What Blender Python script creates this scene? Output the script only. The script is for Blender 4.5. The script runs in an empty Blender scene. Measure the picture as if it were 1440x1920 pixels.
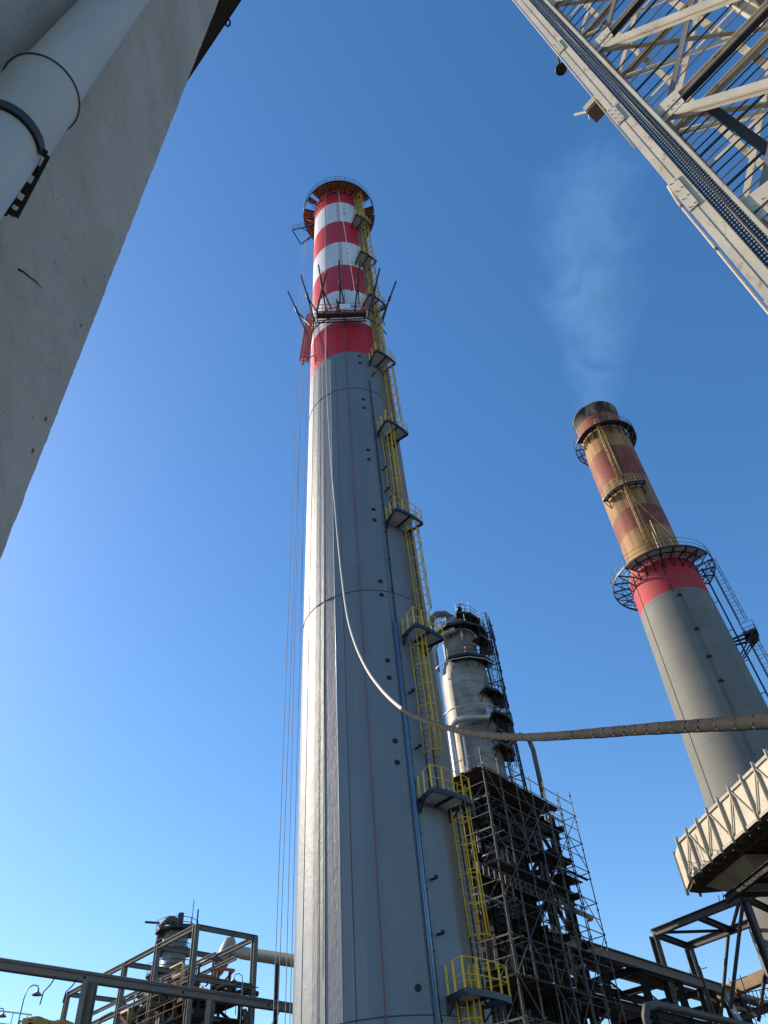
import bpy, math, random
from mathutils import Vector, Matrix
random.seed(7)
R = math.radians
sc = bpy.context.scene
V = Vector

# ------------------------------------------------------------------ camera
F, PITCH, ROLL = 1433.0, 0.790085, 0.0929533
cp, sp, ca, sa = math.cos(PITCH), math.sin(PITCH), math.cos(ROLL), math.sin(ROLL)
fw = V((0, cp, sp)); u0 = V((0, -sp, cp)); x0 = V((1, 0, 0))
rt = ca * x0 - sa * u0
up = sa * x0 + ca * u0
cam = bpy.data.cameras.new('camera')
cam.sensor_fit = 'VERTICAL'; cam.sensor_height = 24; cam.lens = 24 * F / 1920
cam.clip_start = 0.05; cam.clip_end = 6000
co = bpy.data.objects.new('camera', cam)
m = Matrix((rt, up, -fw)).transposed().to_4x4()
co.matrix_world = m
sc.collection.objects.link(co); sc.camera = co

# ------------------------------------------------------------------ sky, sun, exposure
SUN_AZ, SUN_EL = -68.0, 33.0
w = bpy.data.worlds.new('World'); sc.world = w; w.use_nodes = True
nt = w.node_tree
for n in list(nt.nodes): nt.nodes.remove(n)
sky = nt.nodes.new('ShaderNodeTexSky'); sky.sky_type = 'NISHITA'; sky.sun_disc = False
sky.sun_elevation = R(SUN_EL); sky.sun_rotation = R(SUN_AZ % 360)
sky.air_density = 1.0; sky.dust_density = 0.4; sky.ozone_density = 2.0; sky.altitude = 0
bg = nt.nodes.new('ShaderNodeBackground'); bg.inputs[1].default_value = 0.134
ow = nt.nodes.new('ShaderNodeOutputWorld')
hs_ = nt.nodes.new('ShaderNodeHueSaturation'); hs_.inputs['Saturation'].default_value = 1.27; hs_.inputs['Hue'].default_value = .501
nt.links.new(sky.outputs[0], hs_.inputs['Color']); nt.links.new(hs_.outputs[0], bg.inputs[0]); nt.links.new(bg.outputs[0], ow.inputs[0])
sl = bpy.data.lights.new('sun', 'SUN'); sl.energy = 3.9; sl.angle = R(0.5); sl.color = (1, .84, .64)
so = bpy.data.objects.new('sun', sl); sc.collection.objects.link(so)
sd = V((math.sin(R(SUN_AZ)) * math.cos(R(SUN_EL)), math.cos(R(SUN_AZ)) * math.cos(R(SUN_EL)), math.sin(R(SUN_EL))))
so.rotation_euler = sd.to_track_quat('Z', 'Y').to_euler(); so.location = (0, 0, 150)
sc.view_settings.view_transform = 'Standard'; sc.view_settings.look = 'None'
sc.view_settings.exposure = 0.7; sc.view_settings.gamma = 1
GZ = -1.6      # ground level; the camera is held 1.6 m above it

# ------------------------------------------------------------------ layout helpers (survey of the photograph)
def ray(px, py):
    return ((px - 720) / F * rt - (py - 960) / F * up + fw).normalized()
def P(px, py, hd):           # point seen there, hd metres away over the ground
    v = ray(px, py); return v * (hd / math.hypot(v.x, v.y))
def Z(px, py, z):            # point seen there, z metres above the camera
    v = ray(px, py); return v * (z / v.z)
def az(px, py):
    v = ray(px, py); return math.atan2(v.x, v.y)

# ------------------------------------------------------------------ objects
org = {}
def link(o): sc.collection.objects.link(o); return o
def tag(o, label=None, cat=None, group=None, kind=None):
    if label: o['label'] = label
    if cat: o['category'] = cat
    if group: o['group'] = group
    if kind: o['kind'] = kind
    return o
def empty(name, loc, label, cat, group=None):
    o = bpy.data.objects.new(name, None); link(o); o.location = loc; org[o.name] = V(loc)
    o.empty_display_size = .3
    return tag(o, label, cat, group)

class MB:
    def __init__(s): s.v = []; s.f = []; s.m = []; s.sm = []
    def add(s, vs, fs, mi=0, smooth=False):
        b = len(s.v); s.v += [V(v) for v in vs]
        for f in fs: s.f.append([b + i for i in f]); s.m.append(mi); s.sm.append(smooth)
        return s
    def box(s, c, size, rz=0, mi=0):
        cx, sx = math.cos(rz), math.sin(rz); vs = []
        for dz in (-1, 1):
            for dx, dy in ((-1, -1), (1, -1), (1, 1), (-1, 1)):
                x, y = dx * size[0] / 2, dy * size[1] / 2
                vs.append((c[0] + x * cx - y * sx, c[1] + x * sx + y * cx, c[2] + dz * size[2] / 2))
        return s.add(vs, [(3, 2, 1, 0), (4, 5, 6, 7), (0, 1, 5, 4), (1, 2, 6, 5), (2, 3, 7, 6), (3, 0, 4, 7)], mi)
    def frame(s, A, B, upv=None):
        A, B = V(A), V(B); d = (B - A).normalized()
        upv = V(upv) if upv is not None else (V((0, 0, 1)) if abs(d.z) < .9 else V((0.3, 1, 0)))
        x = d.cross(upv).normalized(); y = x.cross(d).normalized()
        return A, B, d, x, y
    def prof(s, A, B, pts, upv=None, mi=0, smooth=False, cap=True):
        A, B, d, x, y = s.frame(A, B, upv); n = len(pts)
        vs = [A + x * a + y * b for a, b in pts] + [B + x * a + y * b for a, b in pts]
        fs = [(i, (i + 1) % n, n + (i + 1) % n, n + i) for i in range(n)]
        if cap: fs += [tuple(range(n - 1, -1, -1)), tuple(range(n, 2 * n))]
        return s.add(vs, fs, mi, smooth)
    def bar(s, A, B, w_, h_=None, upv=None, mi=0):
        h_ = h_ or w_; a, b = w_ / 2, h_ / 2
        return s.prof(A, B, [(-a, -b), (a, -b), (a, b), (-a, b)], upv, mi)
    def ibeam(s, A, B, w_, h_, t=None, upv=None, mi=0):
        t = t or w_ * .1; a, b = w_ / 2, h_ / 2
        p = [(-a, -b), (a, -b), (a, -b + t), (t / 2, -b + t), (t / 2, b - t), (a, b - t), (a, b), (-a, b), (-a, b - t), (-t / 2, b - t), (-t / 2, -b + t), (-a, -b + t)]
        A, B, d, x, y = s.frame(A, B, upv); n = 12
        vs = [A + x * q + y * r for q, r in p] + [B + x * q + y * r for q, r in p]
        fs = [(i, (i + 1) % n, n + (i + 1) % n, n + i) for i in range(n)]
        fs += [(0, 11, 2, 1), (3, 10, 9, 4), (5, 8, 7, 6), (12, 13, 14, 23), (15, 16, 21, 22), (17, 18, 19, 20)]
        fs = [f for f in fs]
        return s.add(vs, fs, mi)
    def tube(s, A, B, r, n=6, r2=None, mi=0, cap=True):
        r2 = r if r2 is None else r2
        A, B, d, x, y = s.frame(A, B)
        c = [(math.cos(2 * math.pi * i / n), math.sin(2 * math.pi * i / n)) for i in range(n)]
        vs = [A + (x * a + y * b) * r for a, b in c] + [B + (x * a + y * b) * r2 for a, b in c]
        fs = [(i, (i + 1) % n, n + (i + 1) % n, n + i) for i in range(n)]
        s.add(vs, fs, mi, n > 6)
        if cap: s.add(vs[:n], [tuple(range(n - 1, -1, -1))], mi); s.add(vs[n:], [tuple(range(n))], mi)
        return s
    def path(s, pts, r, n=6, mi=0, closed=False, rs=None):
        pts = [V(p) for p in pts]; N = len(pts); vs = []; prev = None
        for i, p in enumerate(pts):
            if closed: t = pts[(i + 1) % N] - pts[i - 1]
            else: t = pts[min(i + 1, N - 1)] - pts[max(i - 1, 0)]
            t.normalize()
            if prev is None:
                u = V((0, 0, 1)) if abs(t.z) < .9 else V((1, 0, 0))
            else: u = prev
            x = t.cross(u).normalized(); y = x.cross(t).normalized(); prev = y
            rr = rs[i] if rs else r
            for k in range(n):
                a = 2 * math.pi * k / n; vs.append(p + (x * math.cos(a) + y * math.sin(a)) * rr)
        fs = []
        for i in range(N if closed else N - 1):
            j = (i + 1) % N
            for k in range(n): fs.append((i * n + k, i * n + (k + 1) % n, j * n + (k + 1) % n, j * n + k))
        if not closed: fs += [tuple(range(n - 1, -1, -1)), tuple(range((N - 1) * n, N * n))]
        return s.add(vs, fs, mi, True)
    def prism(s, poly, z0, z1, mi=0):
        n = len(poly); vs = [(x, y, z0) for x, y in poly] + [(x, y, z1) for x, y in poly]
        fs = [(i, (i + 1) % n, n + (i + 1) % n, n + i) for i in range(n)] + [tuple(range(n - 1, -1, -1)), tuple(range(n, 2 * n))]
        return s.add(vs, fs, mi)
    def lathe(s, c, prof, n=64, th0=0, th1=360, mi=0, smooth=True, close=False):
        # prof: list of (r, z) ; theta measured from -Y towards +X
        full = abs(th1 - th0) >= 359.9; cnt = n if full else n + 1; vs = []
        for i in range(cnt):
            a = R(th0 + (th1 - th0) * i / n)
            for r, z in prof: vs.append((c[0] + r * math.sin(a), c[1] - r * math.cos(a), z))
        k = len(prof); fs = []
        for i in range(n):
            j = (i + 1) % cnt
            for q in range(k if close else k - 1):
                q2 = (q + 1) % k
                fs.append((i * k + q, j * k + q, j * k + q2, i * k + q2))
        s.add(vs, fs, mi, smooth)
        if close and not full:
            s.add(vs[:k], [tuple(range(k))], mi); s.add(vs[-k:], [tuple(range(k - 1, -1, -1))], mi)
        return s
    def build(s, name, mats, parent=None, loc=None, recalc=True):
        if parent is not None: o_ = org[parent.name]
        elif loc is not None: o_ = V(loc)
        else:
            xs = [v.x for v in s.v]; ys = [v.y for v in s.v]; zs = [v.z for v in s.v]
            o_ = V(((min(xs) + max(xs)) / 2, (min(ys) + max(ys)) / 2, min(zs)))
        me = bpy.data.meshes.new(name)
        me.from_pydata([v - o_ for v in s.v], [], s.f)
        if not isinstance(mats, (list, tuple)): mats = [mats]
        for q in mats: me.materials.append(q)
        me.polygons.foreach_set('material_index', s.m)
        me.polygons.foreach_set('use_smooth', s.sm)
        if recalc:
            import bmesh
            bm = bmesh.new(); bm.from_mesh(me); bmesh.ops.recalc_face_normals(bm, faces=bm.faces); bm.to_mesh(me); bm.free()
        me.update()
        o = bpy.data.objects.new(name, me); link(o)
        org[o.name] = o_
        if parent is not None: o.parent = parent
        else: o.location = o_
        return o

# ------------------------------------------------------------------ materials
def nd(nt, t, **k):
    n = nt.nodes.new(t)
    for a, b in k.items(): setattr(n, a, b)
    return n
def newmat(name):
    mt = bpy.data.materials.new(name); mt.use_nodes = True
    return mt, mt.node_tree, mt.node_tree.nodes['Principled BSDF']
def mth(nt, op, a, b=None, c=None):
    n = nd(nt, 'ShaderNodeMath', operation=op)
    for i, q in enumerate((a, b, c)):
        if q is None: continue
        if isinstance(q, (int, float)): n.inputs[i].default_value = q
        else: nt.links.new(q, n.inputs[i])
    return n.outputs[0]
def mixc(nt, f, a, b):
    n = nd(nt, 'ShaderNodeMix', data_type='RGBA')
    for i, q in ((0, f), (6, a), (7, b)):
        if isinstance(q, (int, float)): n.inputs[i].default_value = q
        elif isinstance(q, tuple): n.inputs[i].default_value = (*q[:3], 1)
        else: nt.links.new(q, n.inputs[i])
    return n.outputs[2]
def noise(nt, vec, scale, detail=4, rough=.6):
    n = nd(nt, 'ShaderNodeTexNoise'); n.inputs['Scale'].default_value = scale
    n.inputs['Detail'].default_value = detail; n.inputs['Roughness'].default_value = rough
    nt.links.new(vec, n.inputs['Vector']); return n.outputs['Fac']
def ramp(nt, fac, stops, const=False):
    n = nd(nt, 'ShaderNodeValToRGB'); cr = n.color_ramp
    if const: cr.interpolation = 'CONSTANT'
    while len(cr.elements) < len(stops): cr.elements.new(.5)
    for e, (p, c) in zip(cr.elements, stops):
        e.position = p; e.color = (*c, 1) if isinstance(c, tuple) else (c, c, c, 1)
    nt.links.new(fac, n.inputs[0]); return n.outputs[0]
def pos(nt, sx=1, sy=1, sz=1):
    g = nd(nt, 'ShaderNodeNewGeometry'); mp = nd(nt, 'ShaderNodeMapping')
    mp.inputs['Scale'].default_value = (sx, sy, sz); nt.links.new(g.outputs['Position'], mp.inputs[0])
    return mp.outputs[0]
def mat(name, col, rough=.6, metal=0, var=.18, scale=1.5, streak=.25, rust=0, rustcol=(.16, .06, .025), bump=0, bscale=8):
    mt, nt, b = newmat(name)
    n1 = noise(nt, pos(nt, 1, 1, streak), scale, 6, .65)
    lo = tuple(c * (1 - var) for c in col); hi = tuple(min(1, c * (1 + var)) for c in col)
    c = mixc(nt, ramp(nt, n1, [(.3, 0.0), (.7, 1.0)]), lo, hi)
    if rust:
        n2 = noise(nt, pos(nt, 1, 1, .5), scale * 1.7 + .6, 7, .75)
        t0 = .78 - .35 * rust
        f = ramp(nt, n2, [(t0, 0.0), (min(.99, t0 + .12), 1.0)])
        c = mixc(nt, f, c, rustcol)
        nt.links.new(mth(nt, 'MULTIPLY_ADD', f, .9 - rough if rough < .9 else 0, rough), b.inputs['Roughness'])
    else: b.inputs['Roughness'].default_value = rough
    nt.links.new(c, b.inputs['Base Color']); b.inputs['Metallic'].default_value = metal
    if bump:
        n3 = noise(nt, pos(nt), bscale, 6, .7)
        bn = nd(nt, 'ShaderNodeBump'); bn.inputs['Strength'].default_value = bump; bn.inputs['Distance'].default_value = .02
        nt.links.new(n3, bn.inputs['Height']); nt.links.new(bn.outputs[0], b.inputs['Normal'])
    return mt
M = {}
M['dark'] = mat('dark_painted_steel', (.012, .014, .018), .5, 0, .3)
M['navy'] = mat('black_blue_frame', (.012, .015, .03), .45, 0, .2)
M['yellow'] = mat('yellow_safety_paint', (.80, .46, .012), .45, 0, .12)
M['darkgrey'] = mat('dark_grey_rack_steel', (.065, .060, .054), .6, 0, .3, 1.2, .6, rust=.3)
M['galv'] = mat('galvanised_sheet', (.55, .61, .66), .5, .0, .15, 3)
M['rustwood'] = mat('orange_deck_boards', (.42, .15, .05), .8, 0, .35, 2, 1)  # orange base colour carries the warm light on the deck underside
M['redsteel'] = mat('red_oxide_steel', (.55, .10, .05), .6, 0, .25, 3)
M['brownsteel'] = mat('brown_rusty_steel', (.12, .065, .04), .75, 0, .4, 3)
M['pipeblue'] = mat('aluminium_conduit', (.16, .27, .40), .4, .4, .1)
M['rope'] = mat('hoist_rope_fibre', (.30, .28, .30), .9, 0, .2)
M['pinkrope'] = mat('faded_red_rope', (.28, .10, .11), .9, 0, .2)
M['black'] = mat('black_plug', (.006, .006, .007), .7, 0, .1)
M['seam'] = mat('seam_sealant', (.07, .08, .09), .6, 0, .2)
M['seamlight'] = mat('bright_seam_strip', (.75, .76, .78), .3, .7, .1)
M['greysteel'] = mat('grey_painted_steel', (.17, .16, .14), .6, 0, .22, 1.2, .6, rust=.45)
M['creamsteel'] = mat('weathered_cream_steel', (.50, .45, .35), .6, 0, .16, 2.5, .4, rust=.64, rustcol=(.24, .13, .07))
M['creamdull'] = mat('dusty_beige_steel', (.42, .38, .31), .7, 0, .2, 2.0, .4, rust=.3, rustcol=(.2, .1, .05))
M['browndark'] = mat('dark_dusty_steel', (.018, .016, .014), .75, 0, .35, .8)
M['darkpipe'] = mat('black_pipe_bar', (.03, .028, .03), .55, 0, .2)
M['scaff'] = mat('scaffold_tube_zinc', (.10, .098, .09), .5, .35, .25, 3)
M['plank'] = mat('scaffold_planks', (.05, .036, .024), .85, 0, .35, 1.5)
M['alum'] = mat('aluminium_jacket', (.42, .41, .38), .38, .5, .2, .35, .3, rust=.15, rustcol=(.2, .13, .08))
M['alumdark'] = mat('sooty_jacket', (.13, .11, .09), .5, .3, .4, .5, .3, rust=.35, rustcol=(.09, .05, .03))
M['concbeam'] = mat('tan_concrete', (.27, .19, .11), .85, 0, .3, .8, .5, bump=.3)
M['soffit'] = mat('dark_soffit_boards', (.045, .034, .024), .9, 0, .35, .6, 1)
M['sheet'] = mat('pale_corrugated_sheet', (.20, .22, .24), .5, .2, .25, 1)
M['white'] = mat('white_banner', (.75, .75, .75), .6, 0, .05)
M['skin'] = mat('skin', (.45, .27, .19), .6, 0, .05)
M['cloth'] = mat('dark_work_clothes', (.02, .024, .04), .9, 0, .3, 20)
M['helmet'] = mat('pale_helmet', (.6, .55, .45), .4, 0, .05)
M['hoseend'] = mat('pale_bare_hose', (.62, .56, .45), .6, 0, .1, 6)
M['lampgrey'] = mat('lamp_enamel', (.20, .21, .22), .4, .3, .15)
M['ducttan'] = mat('tan_duct_cladding', (.36, .30, .20), .55, .1, .25, .6)
M['machine'] = mat('yellow_machine_paint', (.40, .25, .05), .6, 0, .3, 1.5, 1, rust=.4)
M['ground'] = mat('gravel_ground', (.06, .056, .05), .95, 0, .3, .8, 1, bump=.4, bscale=20)

# ------------------------------------------------------------------ ground
g = MB(); g.add([(-3000, -3000, GZ), (3000, -3000, GZ), (3000, 3000, GZ), (-3000, 3000, GZ)], [(0, 1, 2, 3)])
tag(g.build('ground', M['ground'], loc=(0, 0, GZ), recalc=False), kind='structure')

# ================================================================== main chimney
CA = -2.686; D1 = 35.0
C1 = V((D1 * math.sin(R(CA)), D1 * math.cos(R(CA)), 0))
r1 = lambda z: 3.977 - .017226 * z
def lean(z): return V((.13 - .0042 * z, 0, 0))      # the shaft leans very slightly
def pc(th, rr, z):           # point beside chimney 1
    c = C1 + lean(z); a = R(th); return V((c.x + rr * math.sin(a), c.y - rr * math.cos(a), z))
ZT = 81.5
def chimney_mat():
    mt, nt, b = newmat('banded_chimney_cladding')
    g = nd(nt, 'ShaderNodeNewGeometry'); sx = nd(nt, 'ShaderNodeSeparateXYZ'); nt.links.new(g.outputs['Position'], sx.inputs[0])
    x = mth(nt, 'SUBTRACT', sx.outputs[0], C1.x); y = mth(nt, 'SUBTRACT', C1.y, sx.outputs[1]); z = sx.outputs[2]
    th = mth(nt, 'MULTIPLY', mth(nt, 'ARCTAN2', x, y), 180 / math.pi)
    zf = mth(nt, 'DIVIDE', z, 100.0)
    red = (.62, .004, .008); wh = (.76, .765, .77); gr = (.20, .222, .24)
    band = ramp(nt, zf, [(0, gr), (.495, red), (.5424, wh), (.592, red), (.640, wh), (.686, red), (.734, wh), (.781, red)], True)
    # sheets: each panel a slightly different tone, faint runs down the face
    cmb = nd(nt, 'ShaderNodeCombineXYZ'); nt.links.new(mth(nt, 'MULTIPLY', th, .35), cmb.inputs[0]); nt.links.new(mth(nt, 'MULTIPLY', z, .02), cmb.inputs[1])
    st = noise(nt, cmb.outputs[0], 1.2, 6, .7)
    band = mixc(nt, ramp(nt, st, [(.35, .0), (.75, .16)]), band, (.07, .08, .09))
    fl = mth(nt, 'FLOOR', mth(nt, 'DIVIDE', th, 6.0)); wn = nd(nt, 'ShaderNodeTexWhiteNoise', noise_dimensions='1D')
    nt.links.new(fl, wn.inputs['W'])
    dirt = noise(nt, pos(nt, 1, 1, .3), .6, 7, .7)
    band = mixc(nt, ramp(nt, dirt, [(.5, .0), (.8, .25)]), band, (.13, .125, .12))
    cm2 = nd(nt, 'ShaderNodeCombineXYZ'); nt.links.new(mth(nt, 'FLOOR', mth(nt, 'DIVIDE', th, 8.05)), cm2.inputs[0]); nt.links.new(mth(nt, 'FLOOR', mth(nt, 'DIVIDE', z, 3.1)), cm2.inputs[1])
    w2 = nd(nt, 'ShaderNodeTexWhiteNoise', noise_dimensions='2D'); nt.links.new(cm2.outputs[0], w2.inputs['Vector'])
    band = mixc(nt, mth(nt, 'MULTIPLY', w2.outputs[0], .14), band, (.09, .10, .11))
    # bare concrete strip on the ladder side
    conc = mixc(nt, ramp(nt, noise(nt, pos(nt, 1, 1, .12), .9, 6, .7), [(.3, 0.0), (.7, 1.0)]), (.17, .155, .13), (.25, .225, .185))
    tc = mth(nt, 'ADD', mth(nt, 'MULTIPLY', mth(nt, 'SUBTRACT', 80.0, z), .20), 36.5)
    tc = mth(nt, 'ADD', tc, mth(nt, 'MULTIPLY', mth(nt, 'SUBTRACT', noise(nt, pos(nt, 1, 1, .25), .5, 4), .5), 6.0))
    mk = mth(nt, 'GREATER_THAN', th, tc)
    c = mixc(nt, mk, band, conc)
    nt.links.new(c, b.inputs['Base Color'])
    isg = mth(nt, 'MULTIPLY', mth(nt, 'LESS_THAN', z, 49.5), mth(nt, 'SUBTRACT', 1.0, mk))
    nt.links.new(mth(nt, 'MULTIPLY', isg, .12), b.inputs['Metallic'])
    rg = mth(nt, 'ADD', mth(nt, 'MULTIPLY', wn.outputs[0], .08), mth(nt, 'MULTIPLY', noise(nt, pos(nt, 1, 1, .6), 2.2, 8, .8), .34))
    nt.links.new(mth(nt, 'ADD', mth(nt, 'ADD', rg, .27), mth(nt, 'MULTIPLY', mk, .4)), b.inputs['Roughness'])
    # brushed ripples of the thin sheet
    c2 = nd(nt, 'ShaderNodeCombineXYZ'); nt.links.new(mth(nt, 'MULTIPLY', th, .9), c2.inputs[0]); nt.links.new(mth(nt, 'MULTIPLY', z, .35), c2.inputs[1])
    h1 = noise(nt, c2.outputs[0], 1.0, 5, .65); h2 = noise(nt, pos(nt, 1, 1, .8), 3.4, 8, .78)
    b.inputs['Specular IOR Level'].default_value = .4
    bn = nd(nt, 'ShaderNodeBump'); bn.inputs['Strength'].default_value = .6; bn.inputs['Distance'].default_value = .05
    nt.links.new(mth(nt, 'ADD', mth(nt, 'MULTIPLY', h1, .4), mth(nt, 'MULTIPLY', h2, 1.1)), bn.inputs['Height'])
    nt.links.new(bn.outputs[0], b.inputs['Normal'])
    return mt
ch = empty('chimney', (C1.x, C1.y, GZ), 'tall grey chimney with red and white bands round its top and a caged yellow ladder', 'chimney')
sh = MB(); n = 128; prof = [GZ + (ZT - GZ) * i / 24 for i in range(25)]
vs = []
ZF = 49.5; aa = [-23.6 - 11.2 * k for k in range(9)][::-1] + [-23.6 + 8.05 * k for k in range(1, 14)]
r_ = (360 - (aa[-1] - aa[0])) / 16; aa += [aa[-1] + r_ * k for k in range(1, 16)]; na = len(aa)
fz = [GZ, 6.57, 15, 26, 35, 44.8, ZF]
for z in fz:
    for a_ in aa: vs.append(pc(a_, r1(z), z))
sh.add(vs, [(i * na + k, i * na + (k + 1) % na, (i + 1) * na + (k + 1) % na, (i + 1) * na + k) for i in range(6) for k in range(na)], 0, False)
vs = []; prof = [ZF + (ZT - ZF) * i / 24 for i in range(25)]
for z in prof:
    for k in range(n): vs.append(pc(360 * k / n, r1(z), z))
fs = [(i * n + k, i * n + (k + 1) % n, (i + 1) * n + (k + 1) % n, (i + 1) * n + k) for i in range(24) for k in range(n)]
sh.add(vs, fs, 0, True)
sh.lathe(C1 + lean(ZT), [(r1(ZT), ZT), (r1(ZT) - .35, ZT), (r1(ZT) - .35, ZT - 8)], 96, mi=1)
shell = sh.build('shell', [chimney_mat(), M['black']], ch, recalc=False)
def ringtube(mb, cf, rr, z, rad, t0, t1, step=4, nn=5, mi=0):
    k = max(2, int(abs(t1 - t0) / step)); mb.path([cf(t0 + (t1 - t0) * i / k, rr, z) for i in range(k + 1)], rad, nn, mi); return mb
for z in (44.8, 26.0, 6.57):
    b = MB(); ringtube(b, pc, r1(z) + .006, z, .022, -90, 47); b.build('seam', M['seam'], shell)
for th, rad, mm, z0, z1 in ((-23.6, .018, 'seamlight', GZ, 49), (-16, .014, 'seam', GZ, 49), (-35, .014, 'seam', GZ, 49), (-41, .010, 'seam', GZ, 49), (-57, .012, 'seam', GZ, 49), (24.5, .012, 'seam', GZ, 30), (2.5, .02, 'seam', 49.6, 78), (-28, .016, 'seam', 49.6, 78)):
    b = MB(); b.path([pc(th, r1(z) + .005, z) for z in (z0, (z0 + z1) / 2, z1)], rad, 5); b.build('seam', M[mm], shell)
b = MB(); b.path([pc(-.6, r1(z) + .05, z) for z in (GZ, 20, 49, 60, 79)], .02, 5); b.build('safety_line', M['pinkrope'], ch)
for z in (49.05, 48.15, 43.5, 42.5, 37.9, 36.95, 32.3, 31.4, 26.65, 25.7, 21.5, 20.5, 17.15, 16.1, 7.4):
    b = MB(); th = 17.8
    b.tube(pc(th, r1(z) - .05, z), pc(th, r1(z) + .025, z), .125, 16); b.build('vent_plug', M['black'], ch)
for z in (76.6, 75.2, 67.3, 66.3, 60.4, 59.3):
    b = MB(); b.tube(pc(14, r1(z) - .05, z), pc(14, r1(z) + .02, z), .09, 12); b.build('vent_plug', M['seam'], ch)
# conduits
b = MB(); b.path([pc(28.3, r1(z) + .07, z) for z in (GZ, 20, 46)], .035, 6); cd = b.build('conduit', M['dark'], ch)
for z in [2 + 2.2 * i for i in range(20)]:
    c_ = MB(); c_.tube(pc(27.3, r1(z) + .06, z), pc(29.3, r1(z) + .06, z), .045, 5); c_.build('clip', M['dark'], cd)
b = MB()
for th, rr in ((27.2, .055), (25.9, .03)): b.path([pc(th, r1(z) + .08, z) for z in (GZ, 12, 24)], rr, 8)
b.build('conduit', M['pipeblue'], ch)
# ladder + platforms on the right flank
def cage_ladder(cf, rf, z0, z1, th, par, lowest_open=2.2, hoopstep=1.15, ym=None, rw=.24, depth=.72):
    ym = ym or M['yellow']
    L = MB()
    dth = math.degrees(rw / (rf(z0) + .25)); H = 30
    for s_ in (-1, 1): L.path([cf(th + s_ * dth * rf(z0) / rf(z), rf(z) + .22, z) for z in (z0, (z0 + z1) / 2, z1)], .035, 4, 0)
    z = z0
    while z < z1: L.tube(cf(th - dth, rf(z) + .22, z), cf(th + dth, rf(z) + .22, z), .016, 4, mi=1, cap=False); z += .3
    lad = L.build('ladder', [M['dark'], ym], par)
    Cg = MB()
    def hp(z, a):          # point on the hoop outline: a from -1..1
        ang = a * math.pi * .5
        off = math.sin(ang) * .37; out = .22 + (depth * max(0, math.cos(ang)) ** .7 if abs(a) < 1 else 0)
        return cf(th + math.degrees(off / (rf(z) + out)), rf(z) + out, z)
    zz = z0 + lowest_open; kk = 0
    while zz < z1 + 1.1:
        Cg.path([hp(zz, -1 + 2 * i / 10) for i in range(11)], .027, 4)
        zz += hoopstep; kk += 1
    for a in (-1, -.6, -.25, .25, .6, 1):
        Cg.path([hp(z, a * .97) for z in (z0 + lowest_open, (z0 + z1) / 2, z1 + 1.0)], .025, 4)
    Cg.build('safety_cage', ym, lad)
    return lad
def side_platform(cf, rf, z, t0, t1, gap, par, near=False, width=1.2):
    ri, ro = rf(z) + .02, rf(z) + width
    Fm = MB()      # steel frame: two radial beams, outer beam, mid beam
    tm = (t0 + t1) / 2
    for t in (t0, tm, t1): Fm.bar(cf(t, ri, z), cf(t, ro, z), .07, .2)
    K = 4
    pts = [cf(t0 + (t1 - t0) * i / K, ro, z) for i in range(K + 1)]
    for a_, b_ in zip(pts, pts[1:]): Fm.bar(a_, b_, .08, .22)
    for t in (t0, t1): Fm.bar(cf(t, ri + .02, z - .05), cf(t, ri + .02, z - .5), .08, .08); Fm.bar(cf(t, ri + .03, z - .5), cf(t, ri + .5, z - .1), .05, .05)
    pl = Fm.build('platform', M['navy'], par)
    g0, g1 = gap
    segs = [(t0 + .5, g0), (g1, t1 - .5)]
    for q0, q1 in segs:
        if q1 - q0 <= 1.5: continue
        dk = MB(); dk.lathe(C1 + lean(z) if cf is pc else cf.c, [(ri + .02, z + .02), (ro - .05, z + .02), (ro - .05, z + .05), (ri + .02, z + .05)], 6, q0, q1, close=True, smooth=False); dk.build('deck', M['galv'], pl)
    rl = MB()
    path = [cf(t0, ri + .1, z), cf(t0, ro, z)] + pts[1:] + [cf(t1, ri + .1, z)]
    for h in (.55, 1.1):
        rl.path([p + V((0, 0, h)) for p in path], .024, 4)
    posts = [cf(t0, ri + .12, z), cf(t0, (ri + ro) / 2, z)] + pts + [cf(t1, ri + .12, z)]
    for p in posts: rl.bar(p, p + V((0, 0, 1.12)), .075, .02)
    rl.build('railing', M['yellow'], pl)
    return pl
plz = [(72.8, 27, 52), (64.8, 27, 52), (57.2, 32, 58), (48.5, 31, 56), (40.0, 32, 57), (31.4, 30, 56), (23.1, 33, 58), (14.4, 30.5, 58), (7.05, 34, 63)]
latt = [46, 52, 52, 47, 56.5, 40, 54, 42, 59]      # ladder that arrives down at platform i
tops = [80.6] + [p[0] for p in plz[:-1]]
for (z, t0, t1), th in zip(plz, latt):
    nxt = latt[min(len(latt) - 1, plz.index((z, t0, t1)) + 1)]
    side_platform(pc, r1, z, t0, t1, (nxt - 5.5, nxt + 5.5), ch)
for i, (z, t0, t1) in enumerate(plz): cage_ladder(pc, r1, z, tops[i], latt[i], ch)
cage_ladder(pc, r1, GZ, 7.05, 42, ch)
# standoff brackets
for z in (46.8, 36.2, 34.2, 19.8, 16.9, 11.2, 9.2):
    b = MB(); b.tube(pc(33, r1(z), z), pc(33.5, r1(z) + .3, z - .05), .05, 6); b.box(pc(33.5, r1(z) + .32, z), (.14, .14, .1)); b.build('bracket', M['black'], ch)
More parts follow.
